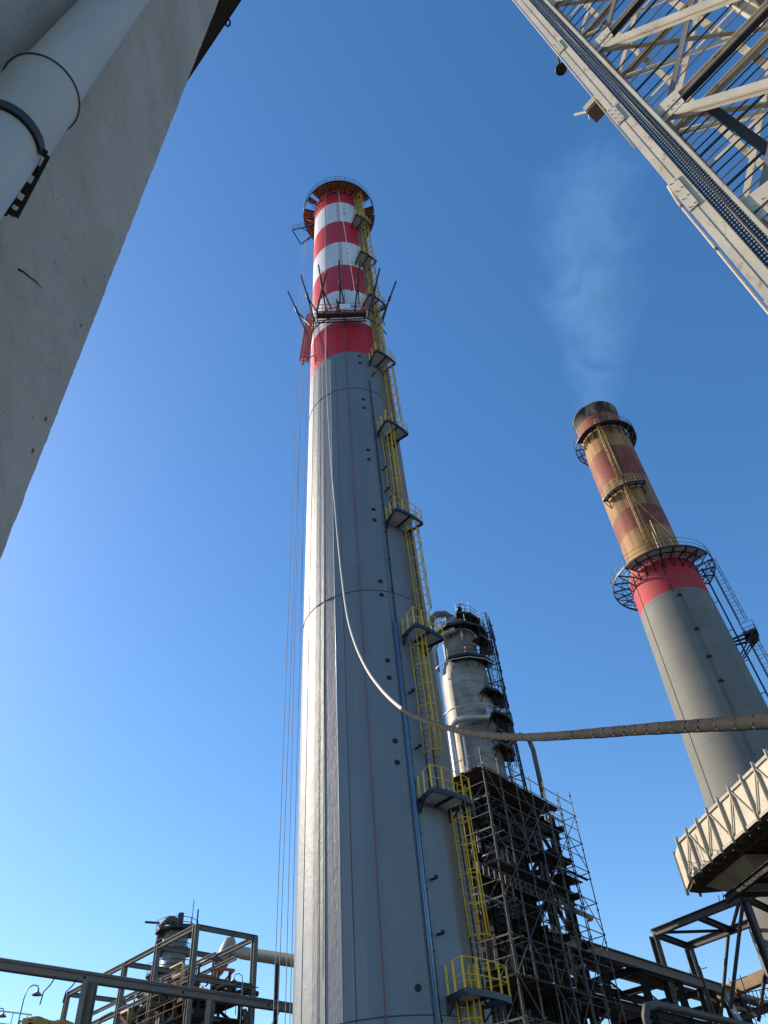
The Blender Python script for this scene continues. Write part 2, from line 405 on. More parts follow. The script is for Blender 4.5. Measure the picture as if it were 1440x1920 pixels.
# crown platform
zc = 80.8; ri = r1(zc) + .03; ro = 3.78
b = MB()
for k in range(24):
    t = k * 15 + 3; b.bar(pc(t, ri, zc - .08), pc(t, ro, zc - .08), .07, .16)
for rr, hh in ((ro, .2), (ri + .05, .12)):
    for k in range(48): b.bar(pc(k * 7.5, rr, zc - .05), pc(k * 7.5 + 7.5, rr, zc - .05), .07, hh)
for k in range(12):
    t = k * 30 + 3; b.bar(pc(t, ri, zc - 1.3), pc(t, ro - .1, zc - .15), .05, .05)
cr = b.build('crown_platform', M['dark'], ch)
b = MB()
for k in range(24):
    t = k * 15 + 3
    if k in (19, 4): continue
    a0, a1 = t + .6, t + 14.4
    if k == 20: a0, a1 = t + .6, t + 7
    b.lathe(C1 + lean(zc), [(ri + .12, zc + .04), (ro - .05, zc + .04), (ro - .05, zc + .08), (ri + .12, zc + .08)], 3, a0, a1, close=True, smooth=False)
b.build('deck', M['rustwood'], cr)
b = MB()
for h in (.55, 1.1): b.path([pc(k * 7.5, ro, zc + h) for k in range(48)], .02, 4, closed=True)
for k in range(24): b.tube(pc(k * 15, ro, zc), pc(k * 15, ro, zc + 1.1), .02, 4)
b.build('railing', M['dark'], cr)

# davit bracket at the crown (left)
dv = empty('davit_platform', Z(566, 440, 79.2), 'dark triangular outrigger frame jutting left from the crown of the tall banded chimney', 'outrigger')
zd = 79.0
q = [Z(548, 431, zd), Z(564, 458, zd), Z(590, 441, zd), Z(583, 424, zd)]
b = MB()
for a_, c_ in ((0, 1), (1, 2), (0, 3), (2, 3)): b.bar(q[a_], q[c_], .09, .1)
b.bar(q[1], q[2] + V((0, 0, .6)), .07, .07); b.bar((q[0] + q[3]) / 2, q[2], .07, .07)
b.build('frame', M['dark'], dv)
b = MB()
for h in (.5, 1.0): b.tube(q[0] + V((0, 0, h)), q[3] + V((0, 0, h)), .02, 4)
for t in (0, .33, .66, 1): p = q[0].lerp(q[3], t); b.tube(p, p + V((0, 0, 1)), .02, 4)
b.build('railing', M['dark'], dv)

# ropes down the left side
tips = [Z(575, 440, zd), Z(571, 444, zd), Z(583, 436, zd), Z(566, 450, zd)]
feet = [P(521, 1900, 35), P(535, 1900, 35.3), P(544, 1900, 34.6), P(513, 1900, 34.8)]
desc = ['thin hoist rope hanging left of the tall chimney, second from the left', 'thin hoist rope hanging left of the tall chimney, second from the right', 'thin hoist rope hanging nearest to the lit left edge of the tall chimney', 'outermost left thin hoist rope hanging from the crown of the tall chimney']
for a_, f_, d_ in zip(tips, feet, desc):
    f_ = f_ + (f_ - a_) * ((f_.z - GZ) / (a_.z - f_.z)); pts = [a_.lerp(f_, t / 12) for t in range(13)]
    b = MB(); b.path(pts, .017, 4); tag(b.build('hoist_rope', M['rope']), d_, 'rope', 'hoist ropes beside the tall chimney')
for (x1_, y1_, x2_, y2_, z1_), d_ in (((612, 372, 604, 1000, 80.5), 'thin rope running down the lit side of the tall chimney over the red bands'), ((642, 345, 672, 560, 80.8), 'pale rope slung from the crown down the shaded face of the red and white bands')):
    a_ = pc(-22 if x1_ < 630 else 3, r1(80) + .5, z1_); e_ = pc(-33, r1(6) + .25, 8) if x1_ < 630 else pc(16, r1(56) + 1.0, 56)
    b = MB(); b.path([a_.lerp(e_, t / 8) for t in range(9)], .016, 4); tag(b.build('hoist_rope', M['rope'] if x1_ < 630 else M['hoseend']), d_, 'rope', 'ropes against the tall chimney')

# ------------------------------------------------------------------ suspended work cradle with outriggers
cr = empty('work_cradle', pc(-5, r1(54) + 1.0, 53.7), 'brown suspended work platform with dark splayed arms round the upper red and white bands', 'work platform')
Lp, Rp = P(593, 590, 30.9), P(687, 585, 30.9); Lp.z = Rp.z = (Lp.z + Rp.z) / 2
dr = (Rp - Lp).normalized(); nn = V((dr.y, -dr.x, 0)); nn = nn if nn.y < 0 else -nn
b = MB()
for o_ in (0, .75):
    a_, c_ = Lp - nn * o_, Rp - nn * o_
    b.bar(a_, c_, .08, .1); b.bar(a_ + V((0, 0, .38)), c_ + V((0, 0, .38)), .06, .06)
    for k in range(10):
        p = a_.lerp(c_, k / 10); q_ = a_.lerp(c_, (k + 1) / 10)
        b.bar(p, q_ + V((0, 0, .38)), .035, .035); b.bar(p, p + V((0, 0, .38)), .035, .035)
b.build('truss', M['brownsteel'], cr)
b = MB(); mid = (Lp + Rp) / 2 - nn * .38 + V((0, 0, .42)); b.box(mid, ((Rp - Lp).length, .5, .05), math.atan2(dr.y, dr.x)); b.build('deck', M['brownsteel'], cr)
b = MB()
for h in (.85, 1.45):
    b.tube(Lp + V((0, 0, h)), Rp + V((0, 0, h)), .025, 4)
for k in range(9): p = Lp.lerp(Rp, k / 8); b.tube(p, p + V((0, 0, 1.45)), .025, 4)
b.build('railing', M['redsteel'], cr)
b = MB(); b.box(Lp.lerp(Rp, .58) + nn * .03 + V((0, 0, 1.0)), (.85, .03, .75), math.atan2(dr.y, dr.x)); b.build('sheet', M['white'], cr)
for t_, s_ in ((.46, .4), (.93, .45)):
    b = MB(); b.box(Lp.lerp(Rp, t_) - nn * .3 + V((0, 0, .8)), (.3, .35, s_ * 1.6), math.atan2(dr.y, dr.x)); b.build('motor_box', M['redsteel'], cr)
b = MB()
ringtube(b, pc, r1(54.5) + .55, 54.2, .05, -66, 66, 8, 5); ringtube(b, pc, r1(54.5) + .55, 55.6, .04, -66, 66, 8, 5)
b.build('ring_beam', M['brownsteel'], cr)
for t in (-55, -36, -18, 0, 18, 36, 55):
    b = MB(); tip = pc(t, 5.6, 59.5); q1 = pc(t - 4, r1(55) + .5, 54.3); q2 = pc(t + 3, r1(55) + .6, 55.4)
    j = q1.lerp(tip, .55)
    b.bar(q1, tip, .1, .1); b.bar(q2, j, .085, .085); b.tube(j, j + (tip - j) * .22, .11, 8)
    b.build('outrigger_arm', M['dark'], cr)
b = MB(); b.bar(P(594, 583, 30.6), P(612, 512, 30.2), .16, .05); b.bar(P(604, 508, 30.2), P(603, 560, 30.6), .03, .03); b.build('board', M['plank'], cr)

# worker on the cradle (skin-modifier figure, bending over the rail)
def person(loc, yaw, label):
    pe = empty('person', loc, label, 'person')
    def fig(name, verts, edges, rad, mt, sub=2):
        me = bpy.data.meshes.new(name); me.from_pydata(verts, edges, []); me.materials.append(mt)
        o = bpy.data.objects.new(name, me); link(o); o.parent = pe
        md = o.modifiers.new('s', 'SKIN')
        for i, r_ in enumerate(rad): me.skin_vertices[0].data[i].radius = (r_, r_)
        me.skin_vertices[0].data[0].use_root = True
        md2 = o.modifiers.new('u', 'SUBSURF'); md2.levels = sub; md2.render_levels = sub
        return o
    bpy.context.view_layer.objects.active = None
    vs = [(0, 0, .95), (.10, 0, .90), (.13, .05, .50), (.13, -.02, .07), (.15, .12, .03), (-.10, 0, .90), (-.15, .10, .50), (-.16, .0, .07), (-.17, .14, .03),
          (0, .08, 1.12), (0, .22, 1.32), (0, .30, 1.42), (.17, .25, 1.36), (.30, .38, 1.18), (.36, .58, 1.22), (-.17, .25, 1.36), (-.26, .45, 1.16), (-.18, .62, 1.05)]
    es = [(0, 1), (1, 2), (2, 3), (3, 4), (0, 5), (5, 6), (6, 7), (7, 8), (0, 9), (9, 10), (10, 11), (10, 12), (12, 13), (13, 14), (10, 15), (15, 16), (16, 17)]
    rd = [.13, .095, .065, .048, .04, .095, .065, .048, .04, .135, .145, .07, .07, .05, .04, .07, .05, .04]
    me = bpy.data.meshes.new('body'); me.from_pydata(vs, es, []); me.materials.append(M['cloth'])
    o = bpy.data.objects.new('body', me); link(o); o.parent = pe
    md = o.modifiers.new('skin', 'SKIN')
    for i, r_ in enumerate(rd): me.skin_vertices[0].data[i].radius = (r_, r_)
    o.modifiers.new('sub', 'SUBSURF').render_levels = 2
    hb = MB(); c = V((0, .39, 1.53)); hv = []
    hb.lathe((0, 0), [(.001, -.13), (.05, -.11), (.07, -.04), (.08, .03), (.07, .09), (.04, .12), (.001, .13)], 12)
    for i, v in enumerate(hb.v): hb.v[i] = V((v.x, v.y * 1.15, v.z)) + c
    org['_p'] = V((0, 0, 0))
    class _P: name = '_p'
    def loose(mb, name, mt, par):
        me = bpy.data.meshes.new(name); me.from_pydata(mb.v, [], mb.f); me.materials.append(mt); me.polygons.foreach_set('use_smooth', [True] * len(mb.f))
        o = bpy.data.objects.new(name, me); link(o); o.parent = par; return o
    loose(hb, 'head', M['skin'], pe)
    hh = MB(); hh.lathe((0, 0), [(.125, 0), (.10, .015), (.097, .06), (.07, .11), (.001, .135)], 14)
    for i, v in enumerate(hh.v): hh.v[i] = V((v.x, v.y * 1.12, v.z)) + c + V((0, -.01, .03))
    loose(hh, 'helmet', M['helmet'], pe)
    for hx, hy, hz in ((.36, .60, 1.22), (-.18, .64, 1.05)):
        h = MB(); h.lathe((hx, hy), [(.001, hz - .05), (.035, hz - .03), (.04, hz + .02), (.001, hz + .05)], 8)
        for k in range(5): h.tube((hx - .03 + .015 * k, hy + .02, hz), (hx - .03 + .015 * k, hy + .09 - abs(k - 2) * .008, hz - .03), .008, 5)
        loose(h, 'hand', M['skin'], pe)
    pe.rotation_euler = (0, 0, yaw)
    return pe
wp = Lp.lerp(Rp, .44) - nn * .35 + V((0, 0, .45))
person(wp, R(180 + 30), 'worker in dark clothes and pale helmet leaning over the rail of the suspended platform')

# red lattice hoist frame hanging to the left
hm = empty('ladder_frame', P(571, 678, 33.6), 'narrow red lattice frame hanging beside the left edge of the tall chimney', 'hoist frame')
A0, A1 = P(583, 592, 33.9), P(570, 678, 33.6); ex = V((.22, -.08, 0)); ey = V((.08, .22, 0))
b = MB()
for s1, s2 in ((-1, -1), (1, -1), (1, 1), (-1, 1)): b.bar(A0 + ex * s1 + ey * s2, A1 + ex * s1 + ey * s2, .08, .08)
b.build('chord', M['redsteel'], hm)
b = MB()
for k in range(15):
    p = A0.lerp(A1, k / 15); q_ = A0.lerp(A1, (k + 1) / 15)
    for s1, s2, s3, s4 in ((-1, -1, 1, -1), (1, -1, 1, 1), (1, 1, -1, 1), (-1, 1, -1, -1)):
        b.bar(p + ex * s1 + ey * s2, p + ex * s3 + ey * s4, .045, .045); b.bar(p + ex * s1 + ey * s2, q_ + ex * s3 + ey * s4, .04, .04)
b.build('lacing', M['redsteel'], hm)
b = MB(); cc = A0 + V((.18, 0, .15))
for dz in (-.5, .15, .6): b.path([cc + V((.38 * math.cos(a * .5236), .38 * math.sin(a * .5236), dz)) for a in range(12)], .022, 4, closed=True)
for a in range(6): b.tube(cc + V((.38 * math.cos(a * 1.047), .38 * math.sin(a * 1.047), -.5)), cc + V((.38 * math.cos(a * 1.047), .38 * math.sin(a * 1.047), .6)), .02, 4)
b.build('cage', M['brownsteel'], hm)
b = MB(); b.bar(A1 + V((.25, 0, .3)), pc(-60, r1(52), 52.0), .05, .05); b.bar(A0 + V((.2, 0, -.5)), pc(-60, r1(56), 55.4), .05, .05); b.build('tie', M['brownsteel'], hm)

# ================================================================== second chimney
AZ2 = 24.2477; D2 = 80.0
C2 = V((D2 * math.sin(R(AZ2)), D2 * math.cos(R(AZ2)), 0))
r2u = lambda z: 3.606 - .004137 * z
r2l = lambda z: 5.402 - .024513 * z
def p2(th, rr, z): a = R(th); return V((C2.x + rr * math.sin(a), C2.y - rr * math.cos(a), z))
p2.c = C2
ZR, ZT2 = 58.2, 89.2
def chim2_mat():
    mt, nt, b = newmat('weathered_banded_shaft')
    g = nd(nt, 'ShaderNodeNewGeometry'); sx = nd(nt, 'ShaderNodeSeparateXYZ'); nt.links.new(g.outputs['Position'], sx.inputs[0]); z = sx.outputs[2]
    x = mth(nt, 'SUBTRACT', sx.outputs[0], C2.x); y = mth(nt, 'SUBTRACT', C2.y, sx.outputs[1])
    th = mth(nt, 'MULTIPLY', mth(nt, 'ARCTAN2', x, y), 57.29578)
    zn = mth(nt, 'ADD', z, mth(nt, 'MULTIPLY', noise(nt, pos(nt), 1.2, 3), .15))
    tan = (.40, .21, .07); rd = (.27, .034, .024); gr = (.175, .175, .150); brt = (.48, .010, .020); soot = (.10, .095, .085)
    band = ramp(nt, mth(nt, 'DIVIDE', zn, 100.0), [(0, gr), (.528, brt), (.583, tan), (.637, rd), (.672, tan), (.733, rd), (.79, tan), (.846, (.40, .10, .05)), (.871, (.30, .27, .22))], True)
    up_ = mth(nt, 'GREATER_THAN', z, 58.4)
    n1 = noise(nt, pos(nt, 1, 1, .07), 1.5, 8, .8); n2 = noise(nt, pos(nt, 1, 1, .3), .6, 7, .75)
    c = mixc(nt, mth(nt, 'MULTIPLY', ramp(nt, n1, [(.44, 0.0), (.58, .8)]), up_), band, (.09, .04, .016))
    c = mixc(nt, mth(nt, 'MULTIPLY', ramp(nt, n2, [(.50, 0.0), (.66, .5)]), up_), c, (.38, .19, .06))
    top = mth(nt, 'MULTIPLY', ramp(nt, noise(nt, pos(nt, .8, .8, .3), .6, 5), [(.49, 0.0), (.58, 1.0)]), mth(nt, 'GREATER_THAN', z, 86.6))
    c = mixc(nt, top, c, (.03, .028, .026))
    lo = mth(nt, 'SUBTRACT', 1.0, up_)
    c = mixc(nt, mth(nt, 'MULTIPLY', ramp(nt, noise(nt, pos(nt, 1, 1, .25), .22, 7, .7), [(.40, 0.0), (.62, .55)]), lo), c, (.11, .115, .115))
    pl = mth(nt, 'LESS_THAN', mth(nt, 'FRACT', mth(nt, 'DIVIDE', z, 2.5)), .035); pw = nd(nt, 'ShaderNodeTexWhiteNoise', noise_dimensions='1D'); nt.links.new(mth(nt, 'FLOOR', mth(nt, 'DIVIDE', z, 2.5)), pw.inputs['W'])
    c = mixc(nt, mth(nt, 'MULTIPLY', mth(nt, 'MULTIPLY', pw.outputs[0], lo), .22), c, (.10, .105, .10)); c = mixc(nt, mth(nt, 'MULTIPLY', mth(nt, 'MULTIPLY', pl, lo), .3), c, (.06, .06, .06))
    # dark vertical run below the bracket line
    d = mth(nt, 'ABSOLUTE', mth(nt, 'ADD', th, 9.5))
    run = mth(nt, 'MULTIPLY', ramp(nt, mth(nt, 'DIVIDE', d, 10.0), [(.15, .55), (.42, 0.0)]), mth(nt, 'LESS_THAN', z, 53))
    run = mth(nt, 'MULTIPLY', run, ramp(nt, noise(nt, pos(nt, 1, 1, .1), .5, 4), [(.3, .5), (.6, 1.0)]))
    c = mixc(nt, run, c, (.05, .055, .06))
    nt.links.new(c, b.inputs['Base Color']); b.inputs['Roughness'].default_value = .72
    bn = nd(nt, 'ShaderNodeBump'); bn.inputs['Strength'].default_value = .5; bn.inputs['Distance'].default_value = .04
    nt.links.new(noise(nt, pos(nt), 3, 7, .75), bn.inputs['Height']); nt.links.new(bn.outputs[0], b.inputs['Normal'])
    return mt
c2 = empty('chimney', (C2.x, C2.y, GZ), 'leaning-looking grey chimney with rusty tan and red upper shaft and smoke at its mouth', 'chimney')
b = MB(); m2 = chim2_mat()
b.lathe(C2, [(r2l(GZ + (ZR - GZ) * i / 12), GZ + (ZR - GZ) * i / 12) for i in range(13)], 96)
b.build('lower_shaft', m2, c2, recalc=False)
b = MB()
b.lathe(C2, [(r2u(z), z) for z in (ZR + .01, 64, 70, 76, 82, 86, ZT2 - .3)] + [(r2u(89) + .1, ZT2 - .3), (r2u(89) + .1, ZT2), (r2u(89) - .3, ZT2), (r2u(89) - .3, ZT2 - 6)], 96)
b.lathe(C2, [(r2l(ZR), ZR), (r2u(ZR) - .2, ZR + .02)], 96)
b.build('upper_shaft', m2, c2, recalc=False)
def ring2(z, ri, ro, nb, name, mdeck, rail=1.1, drop=1.6, skip=(), t0=0, t1=360):
    b = MB(); full = t1 - t0 >= 359; st = (t1 - t0) / nb
    for k in range(nb + (0 if full else 1)):
        t = t0 + k * st
        b.bar(p2(t, ri, z), p2(t, ro, z), .12, .14); 
        if full or k in (0, nb): b.bar(p2(t, ri + .02, z - drop), p2(t, ro - .12, z - .1), .08, .08); b.bar(p2(t, ri + .02, z - drop), p2(t, ri + .02, z), .08, .08)
        if full: b.bar(p2(t, ri + .3, z - drop * .72), p2(t + st, ro - .5, z - .3), .05, .05)
    nseg = nb * 2
    for k in range(nseg):
        a0, a1 = t0 + k * st / 2, t0 + (k + 1) * st / 2
        b.bar(p2(a0, ro, z), p2(a1, ro, z), .1, .24); b.bar(p2(a0, (ri + ro) / 2, z - .02), p2(a1, (ri + ro) / 2, z - .02), .07, .1)
    pl = b.build(name, M['dark'], c2)
    b = MB()
    for k in range(nb):
        if k in skip: continue
        b.lathe(C2, [(ri + .15, z + .09), (ro - .08, z + .09), (ro - .08, z + .12), (ri + .15, z + .12)], 3, t0 + k * st + .6, t0 + (k + 1) * st - .6, close=True, smooth=False)
    b.build('deck', mdeck, pl)
    b = MB(); K = nb * 2
    for h in (rail * .5, rail): b.path([p2(t0 + (t1 - t0) * k / K, ro, z + h) for k in range(K + (0 if full else 1))], .03, 4, closed=full)
    for k in range(nb + (0 if full else 1)): b.tube(p2(t0 + k * st, ro, z), p2(t0 + k * st, ro, z + rail), .03, 4)
    b.build('railing', M['dark'], pl)
    return pl
ring2(57.6, r2l(57.6) + .02, 6.05, 24, 'ring_platform', M['galv'], 1.3, 1.4, skip=(3, 4, 5, 6, 7, 13, 14, 15, 16, 17, 18, 19))
def zfront(px, py, Rr): v = ray(px, py); return (D2 - Rr) * v.z / math.hypot(v.x, v.y)
ring2(83.3, r2u(83) + .02, 4.35, 18, 'ring_platform', M['brownsteel'], 1.2, 1.5, skip=(5, 6, 7, 8, 9, 10, 11, 12, 13))
ring2(70.6, r2u(70) + .02, 4.3, 6, 'half_platform', M['galv'], 1.2, 1.3, t0=-72, t1=14)
M['ladderrust'] = mat('rusty_yellow_ladder', (.52, .34, .11), .6, 0, .3, 3)
M['ladderdark'] = mat('dull_grey_ladder', (.10, .11, .10), .6, 0, .3, 3)
for z0, z1, th in ((70.6, 83.5, -24), (58.3, 70.5, -22)): cage_ladder(p2, r2u, z0, z1, th, c2, ym=M['ladderrust'], hoopstep=1.0, rw=.28, depth=.8)
# caged ladder and rest platforms on the right flank
def rest(z, t):
    b = MB(); ri, ro = r2l(z), r2l(z) + 2.6
    b.lathe(C2, [(ri + 1.2, z), (ro, z), (ro, z + .15), (ri + 1.2, z + .15)], 4, t - 9, t + 9, close=True, smooth=False)
    for s_ in (-9, 0, 9): b.bar(p2(t + s_, ri, z - .1), p2(t + s_, ro, z - .1), .14, .2); b.bar(p2(t + s_, ri, z - 2.2), p2(t + s_, ro - .4, z - .2), .12, .12)
    for s_ in (-6, 0, 6): b.bar(p2(t + s_, ri + 1.4, z - .9), p2(t + s_, ro - .2, z - .2), .1, .4)
    pl = b.build('platform', M['dark'], c2)
    b = MB()
    for h in (.6, 1.2): b.path([p2(t - 9, ri + 1.2, z + h), p2(t - 9, ro, z + h), p2(t, ro, z + h), p2(t + 9, ro, z + h), p2(t + 9, ri + 1.2, z + h)], .035, 4)
    for q0 in (-9, -4.5, 0, 4.5, 9): b.tube(p2(t + q0, ro, z), p2(t + q0, ro, z + 1.2), .035, 4)
    b.build('railing', M['ladderdark'], pl)
for z in (46.9, 37.6): rest(z, 66)
rl_ = lambda z: r2l(z) + 1.15
for z0, z1 in ((46.9, 57.0), (37.6, 46.9), (GZ, 37.6)): cage_ladder(p2, rl_, z0, z1, 66, c2, ym=M['ladderdark'], hoopstep=1.1, rw=.3, depth=1.0)
b = MB(); b.path([p2(60, r2l(z) + .5, z) for z in (GZ, 20, 40, 57)], .09, 6)
for z in range(4, 57, 4): b.tube(p2(60, r2l(z), z), p2(60, r2l(z) + .5, z), .05, 5)
b.build('riser_rail', M['navy'], c2)
b = MB(); b.path([p2(-76, r2l(z) + .03, z) for z in (GZ, 20, 40, 57)], .03, 5); b.build('lightning_cable', M['brownsteel'], c2)
b = MB(); b.path([p2(-18, r2l(z) + .05, z) for z in (52.8, 57.4)], .04, 5); b.build('lightning_cable', M['dark'], c2)
for z, t in ((52.0, -14), (47.2, -11), (43.6, -11), (40.6, -10), (36.2, -11), (29.5, -11)):
    b = MB()
    for k in range(3): b.tube(p2(t + k * 2.2, r2l(z), z + .15 * (k % 2)), p2(t + k * 2.2, r2l(z) + .12, z + .15 * (k % 2)), .12, 8)
    b.build('anchor_plug', M['black'], c2)
b = MB()
for A_, B_ in (((58.6, -14), (61.3, -13)), ((58.4, -10), (63.2, -9))): b.tube(p2(A_[1], r2u(60) + 1.6, A_[0]), p2(B_[1], r2u(60) + 1.4, B_[0]), .05, 5)
b.tube(p2(-20, 4.0, 68.5), p2(10, 5.6, 58.8), .01, 4)
b.build('lightning_rod', M['ladderrust'], c2)

# smoke
def smoke():
    top = p2(0, 0, ZT2 - .5); L = 70; b = MB(); N = 20
    axis = (Z(1112, 250, 175) - top); axis = (Z(1098, 330, 150) - top).normalized()
    prof = [3.0 + 16 * (i / N) ** .7 for i in range(N + 1)]
    q = axis.to_track_quat('Z', 'Y'); vs = []; n = 24
    for i in range(N + 1):
        for k in range(n): a = 2 * math.pi * k / n; vs.append((prof[i] * math.cos(a), prof[i] * math.sin(a), L * i / N))
    fs = [(i * n + k, i * n + (k + 1) % n, (i + 1) * n + (k + 1) % n, (i + 1) * n + k) for i in range(N) for k in range(n)] + [tuple(range(n - 1, -1, -1)), tuple(range(N * n, (N + 1) * n))]
    me = bpy.data.meshes.new('smoke'); me.from_pydata(vs, [], fs)
    o = bpy.data.objects.new('smoke', me); link(o); o.location = top; o.rotation_euler = q.to_euler()
    mt = bpy.data.materials.new('thin_smoke'); mt.use_nodes = True; nt = mt.node_tree
    for x in list(nt.nodes): nt.nodes.remove(x)
    out = nd(nt, 'ShaderNodeOutputMaterial'); pv = nd(nt, 'ShaderNodeVolumePrincipled')
    tc = nd(nt, 'ShaderNodeTexCoord'); sx = nd(nt, 'ShaderNodeSeparateXYZ'); nt.links.new(tc.outputs['Object'], sx.inputs[0])
    h = mth(nt, 'DIVIDE', sx.outputs[2], float(L))
    wob = nd(nt, 'ShaderNodeTexNoise'); wob.inputs['Scale'].default_value = .045; wob.inputs['Detail'].default_value = 1
    nt.links.new(tc.outputs['Object'], wob.inputs['Vector'])
    sw = nd(nt, 'ShaderNodeSeparateXYZ'); nt.links.new(wob.outputs['Color'], sw.inputs[0])
    x = mth(nt, 'ADD', sx.outputs[0], mth(nt, 'MULTIPLY', mth(nt, 'SUBTRACT', sw.outputs[0], .5), mth(nt, 'MULTIPLY', h, 26.0)))
    y = mth(nt, 'ADD', sx.outputs[1], mth(nt, 'MULTIPLY', mth(nt, 'SUBTRACT', sw.outputs[1], .5), mth(nt, 'MULTIPLY', h, 26.0)))
    rr = mth(nt, 'SQRT', mth(nt, 'ADD', mth(nt, 'MULTIPLY', x, x), mth(nt, 'MULTIPLY', y, y)))
    rad = mth(nt, 'ADD', mth(nt, 'MULTIPLY', mth(nt, 'POWER', h, .7), 13.0), 2.4)
    fall = mth(nt, 'SUBTRACT', 1.0, mth(nt, 'DIVIDE', rr, rad)); fall = mth(nt, 'MAXIMUM', fall, 0.0); fall = mth(nt, 'POWER', fall, 1.2)
    ns = nd(nt, 'ShaderNodeTexNoise'); ns.inputs['Scale'].default_value = .12; ns.inputs['Detail'].default_value = 8; ns.inputs['Roughness'].default_value = .66; ns.inputs['Distortion'].default_value = 1.2; nt.links.new(tc.outputs['Object'], ns.inputs['Vector']); ns2 = ramp(nt, ns.outputs['Fac'], [(.42, 0.02), (.62, 1.0)]); ns2 = mth(nt, 'MAXIMUM', ns2, ramp(nt, h, [(0, .6), (.10, 0.0)]))
    hf = ramp(nt, h, [(0, 1.0), (.12, .9), (.30, 1.0), (.6, .45), (1.0, 0.0)])
    d = mth(nt, 'MULTIPLY', mth(nt, 'MULTIPLY', fall, ns2), mth(nt, 'MULTIPLY', hf, .25))
    nt.links.new(d, pv.inputs['Density']); pv.inputs['Color'].default_value = (.24, .55, 1, 1)
    pv.inputs['Anisotropy'].default_value = .0
    nt.links.new(pv.outputs[0], out.inputs['Volume']); me.materials.append(mt)
    mt.cycles.volume_step_rate = 1.5
    tag(o, 'thin pale blue smoke rising from the mouth of the rusty chimney', 'smoke', kind='stuff')
smoke()

# ================================================================== distillation column behind
D3 = 75.0
a3 = az(868, 1250); C3 = V((D3 * math.sin(a3), D3 * math.cos(a3), 0))
def p3(th, rr, z): a = R(th); return V((C3.x + rr * math.sin(a), C3.y - rr * math.cos(a), z))
p3.c = C3
def zcol(px, py, Rr=2.3): v = ray(px, py); return (D3 - Rr) * v.z / math.hypot(v.x, v.y)
vz = empty('distillation_column', (C3.x, C3.y, GZ), 'silver jacketed distillation column with soot stains and black platforms behind the tall chimney', 'column')
zt = zcol(852, 1158); zn = zcol(870, 1232); zb = zcol(890, 1440)
def jacket_mat(name, base, dirt):
    mt, nt, b = newmat(name)
    g = nd(nt, 'ShaderNodeNewGeometry'); sx = nd(nt, 'ShaderNodeSeparateXYZ'); nt.links.new(g.outputs['Position'], sx.inputs[0])
    fz = mth(nt, 'FRACT', mth(nt, 'DIVIDE', sx.outputs[2], .95)); ln = mth(nt, 'LESS_THAN', fz, .07)
    n1 = ramp(nt, noise(nt, pos(nt, 1, 1, .5), .35, 6, .7), [(.42, 0.0), (.58, 1.0)])
    wn = nd(nt, 'ShaderNodeTexWhiteNoise', noise_dimensions='1D'); nt.links.new(mth(nt, 'FLOOR', mth(nt, 'DIVIDE', sx.outputs[2], .95)), wn.inputs['W'])
    c = mixc(nt, mth(nt, 'MULTIPLY', n1, .8), base, dirt)
    c = mixc(nt, mth(nt, 'MULTIPLY', wn.outputs[0], .3), c, (.36, .38, .37)); c = mixc(nt, mth(nt, 'MULTIPLY', ln, .6), c, (.06, .05, .04))
    nt.links.new(c, b.inputs['Base Color']); b.inputs['Metallic'].default_value = .1; b.inputs['Roughness'].default_value = .55
    return mt
mj = jacket_mat('banded_aluminium_jacket', (.30, .285, .25), (.10, .075, .05))
b = MB(); b.lathe(C3, [(.01, zt + 1.2), (1.2, zt + 1.0), (1.75, zt + .5), (1.95, zt - .3), (1.95, zn + 1.2)], 48); b.build('upper_shell', mj, vz)
b = MB(); b.lathe(C3, [(1.95, zn + 1.2), (2.5, zn - .6), (2.62, zn - 2), (2.62, zb - 4), (2.62, zb - 7)], 48); b.build('lower_shell', mj, vz)
b = MB(); b.lathe(C3, [(2.63, zb - 7), (3.1, zb - 9), (3.3, GZ)], 48); b.build('skirt', M['browndark'], vz)
b = MB(); b.path([p3(-80, .3, zt + .6), p3(-80, .5, zt + 1.6), p3(-80, 1.2, zt + 2.2), p3(-80, 2.2, zt + 2.1), p3(-80, 3.0, zt + 1.3), p3(-80, 3.2, zt - .5), p3(-80, 3.2, zt - 6)], .45, 14); b.build('overhead_pipe', M['alumdark'], vz)
def colplat(z, ri, ro, t0, t1, mdeck='plank', rail=True, nb=None):
    nb = nb or max(3, int((t1 - t0) / 15)); b = MB(); st = (t1 - t0) / nb
    for k in range(nb + 1):
        t = t0 + k * st; b.bar(p3(t, ri, z), p3(t, ro, z), .1, .2); b.bar(p3(t, ri, z - 1.2), p3(t, ro - .1, z), .07, .07)
        if k < nb: b.bar(p3(t, ro, z), p3(t + st, ro, z), .1, .3)
    pl = b.build('platform', M['dark'], vz)
    b = MB(); b.lathe(C3, [(ri + .05, z + .1), (ro - .06, z + .1), (ro - .06, z + .14), (ri + .05, z + .14)], nb, t0, t1, close=True, smooth=False); b.build('deck', M[mdeck], pl)
    b = MB()
    for h in (.6, 1.15): b.path([p3(t0 + k * st, ro, z + h) for k in range(nb + 1)], .035, 4)
    for k in range(nb + 1): b.tube(p3(t0 + k * st, ro, z), p3(t0 + k * st, ro, z + 1.15), .035, 4)
    b.build('railing', M['dark'], pl); return pl
colplat(zcol(865, 1168, 3.2), 2.15, 3.5, -60, 120, 'browndark', nb=5); colplat(zcol(865, 1168, 3.2) + 1.9, 1.6, 2.9, 0, 140, 'browndark', nb=4)
colplat(zcol(880, 1236), 2.2, 3.6, -30, 70, 'browndark', nb=3); colplat(zcol(895, 1300), 2.3, 4.0, 25, 105, 'browndark', nb=3); colplat(zcol(912, 1345), 2.4, 4.3, 30, 105, 'browndark', nb=3)
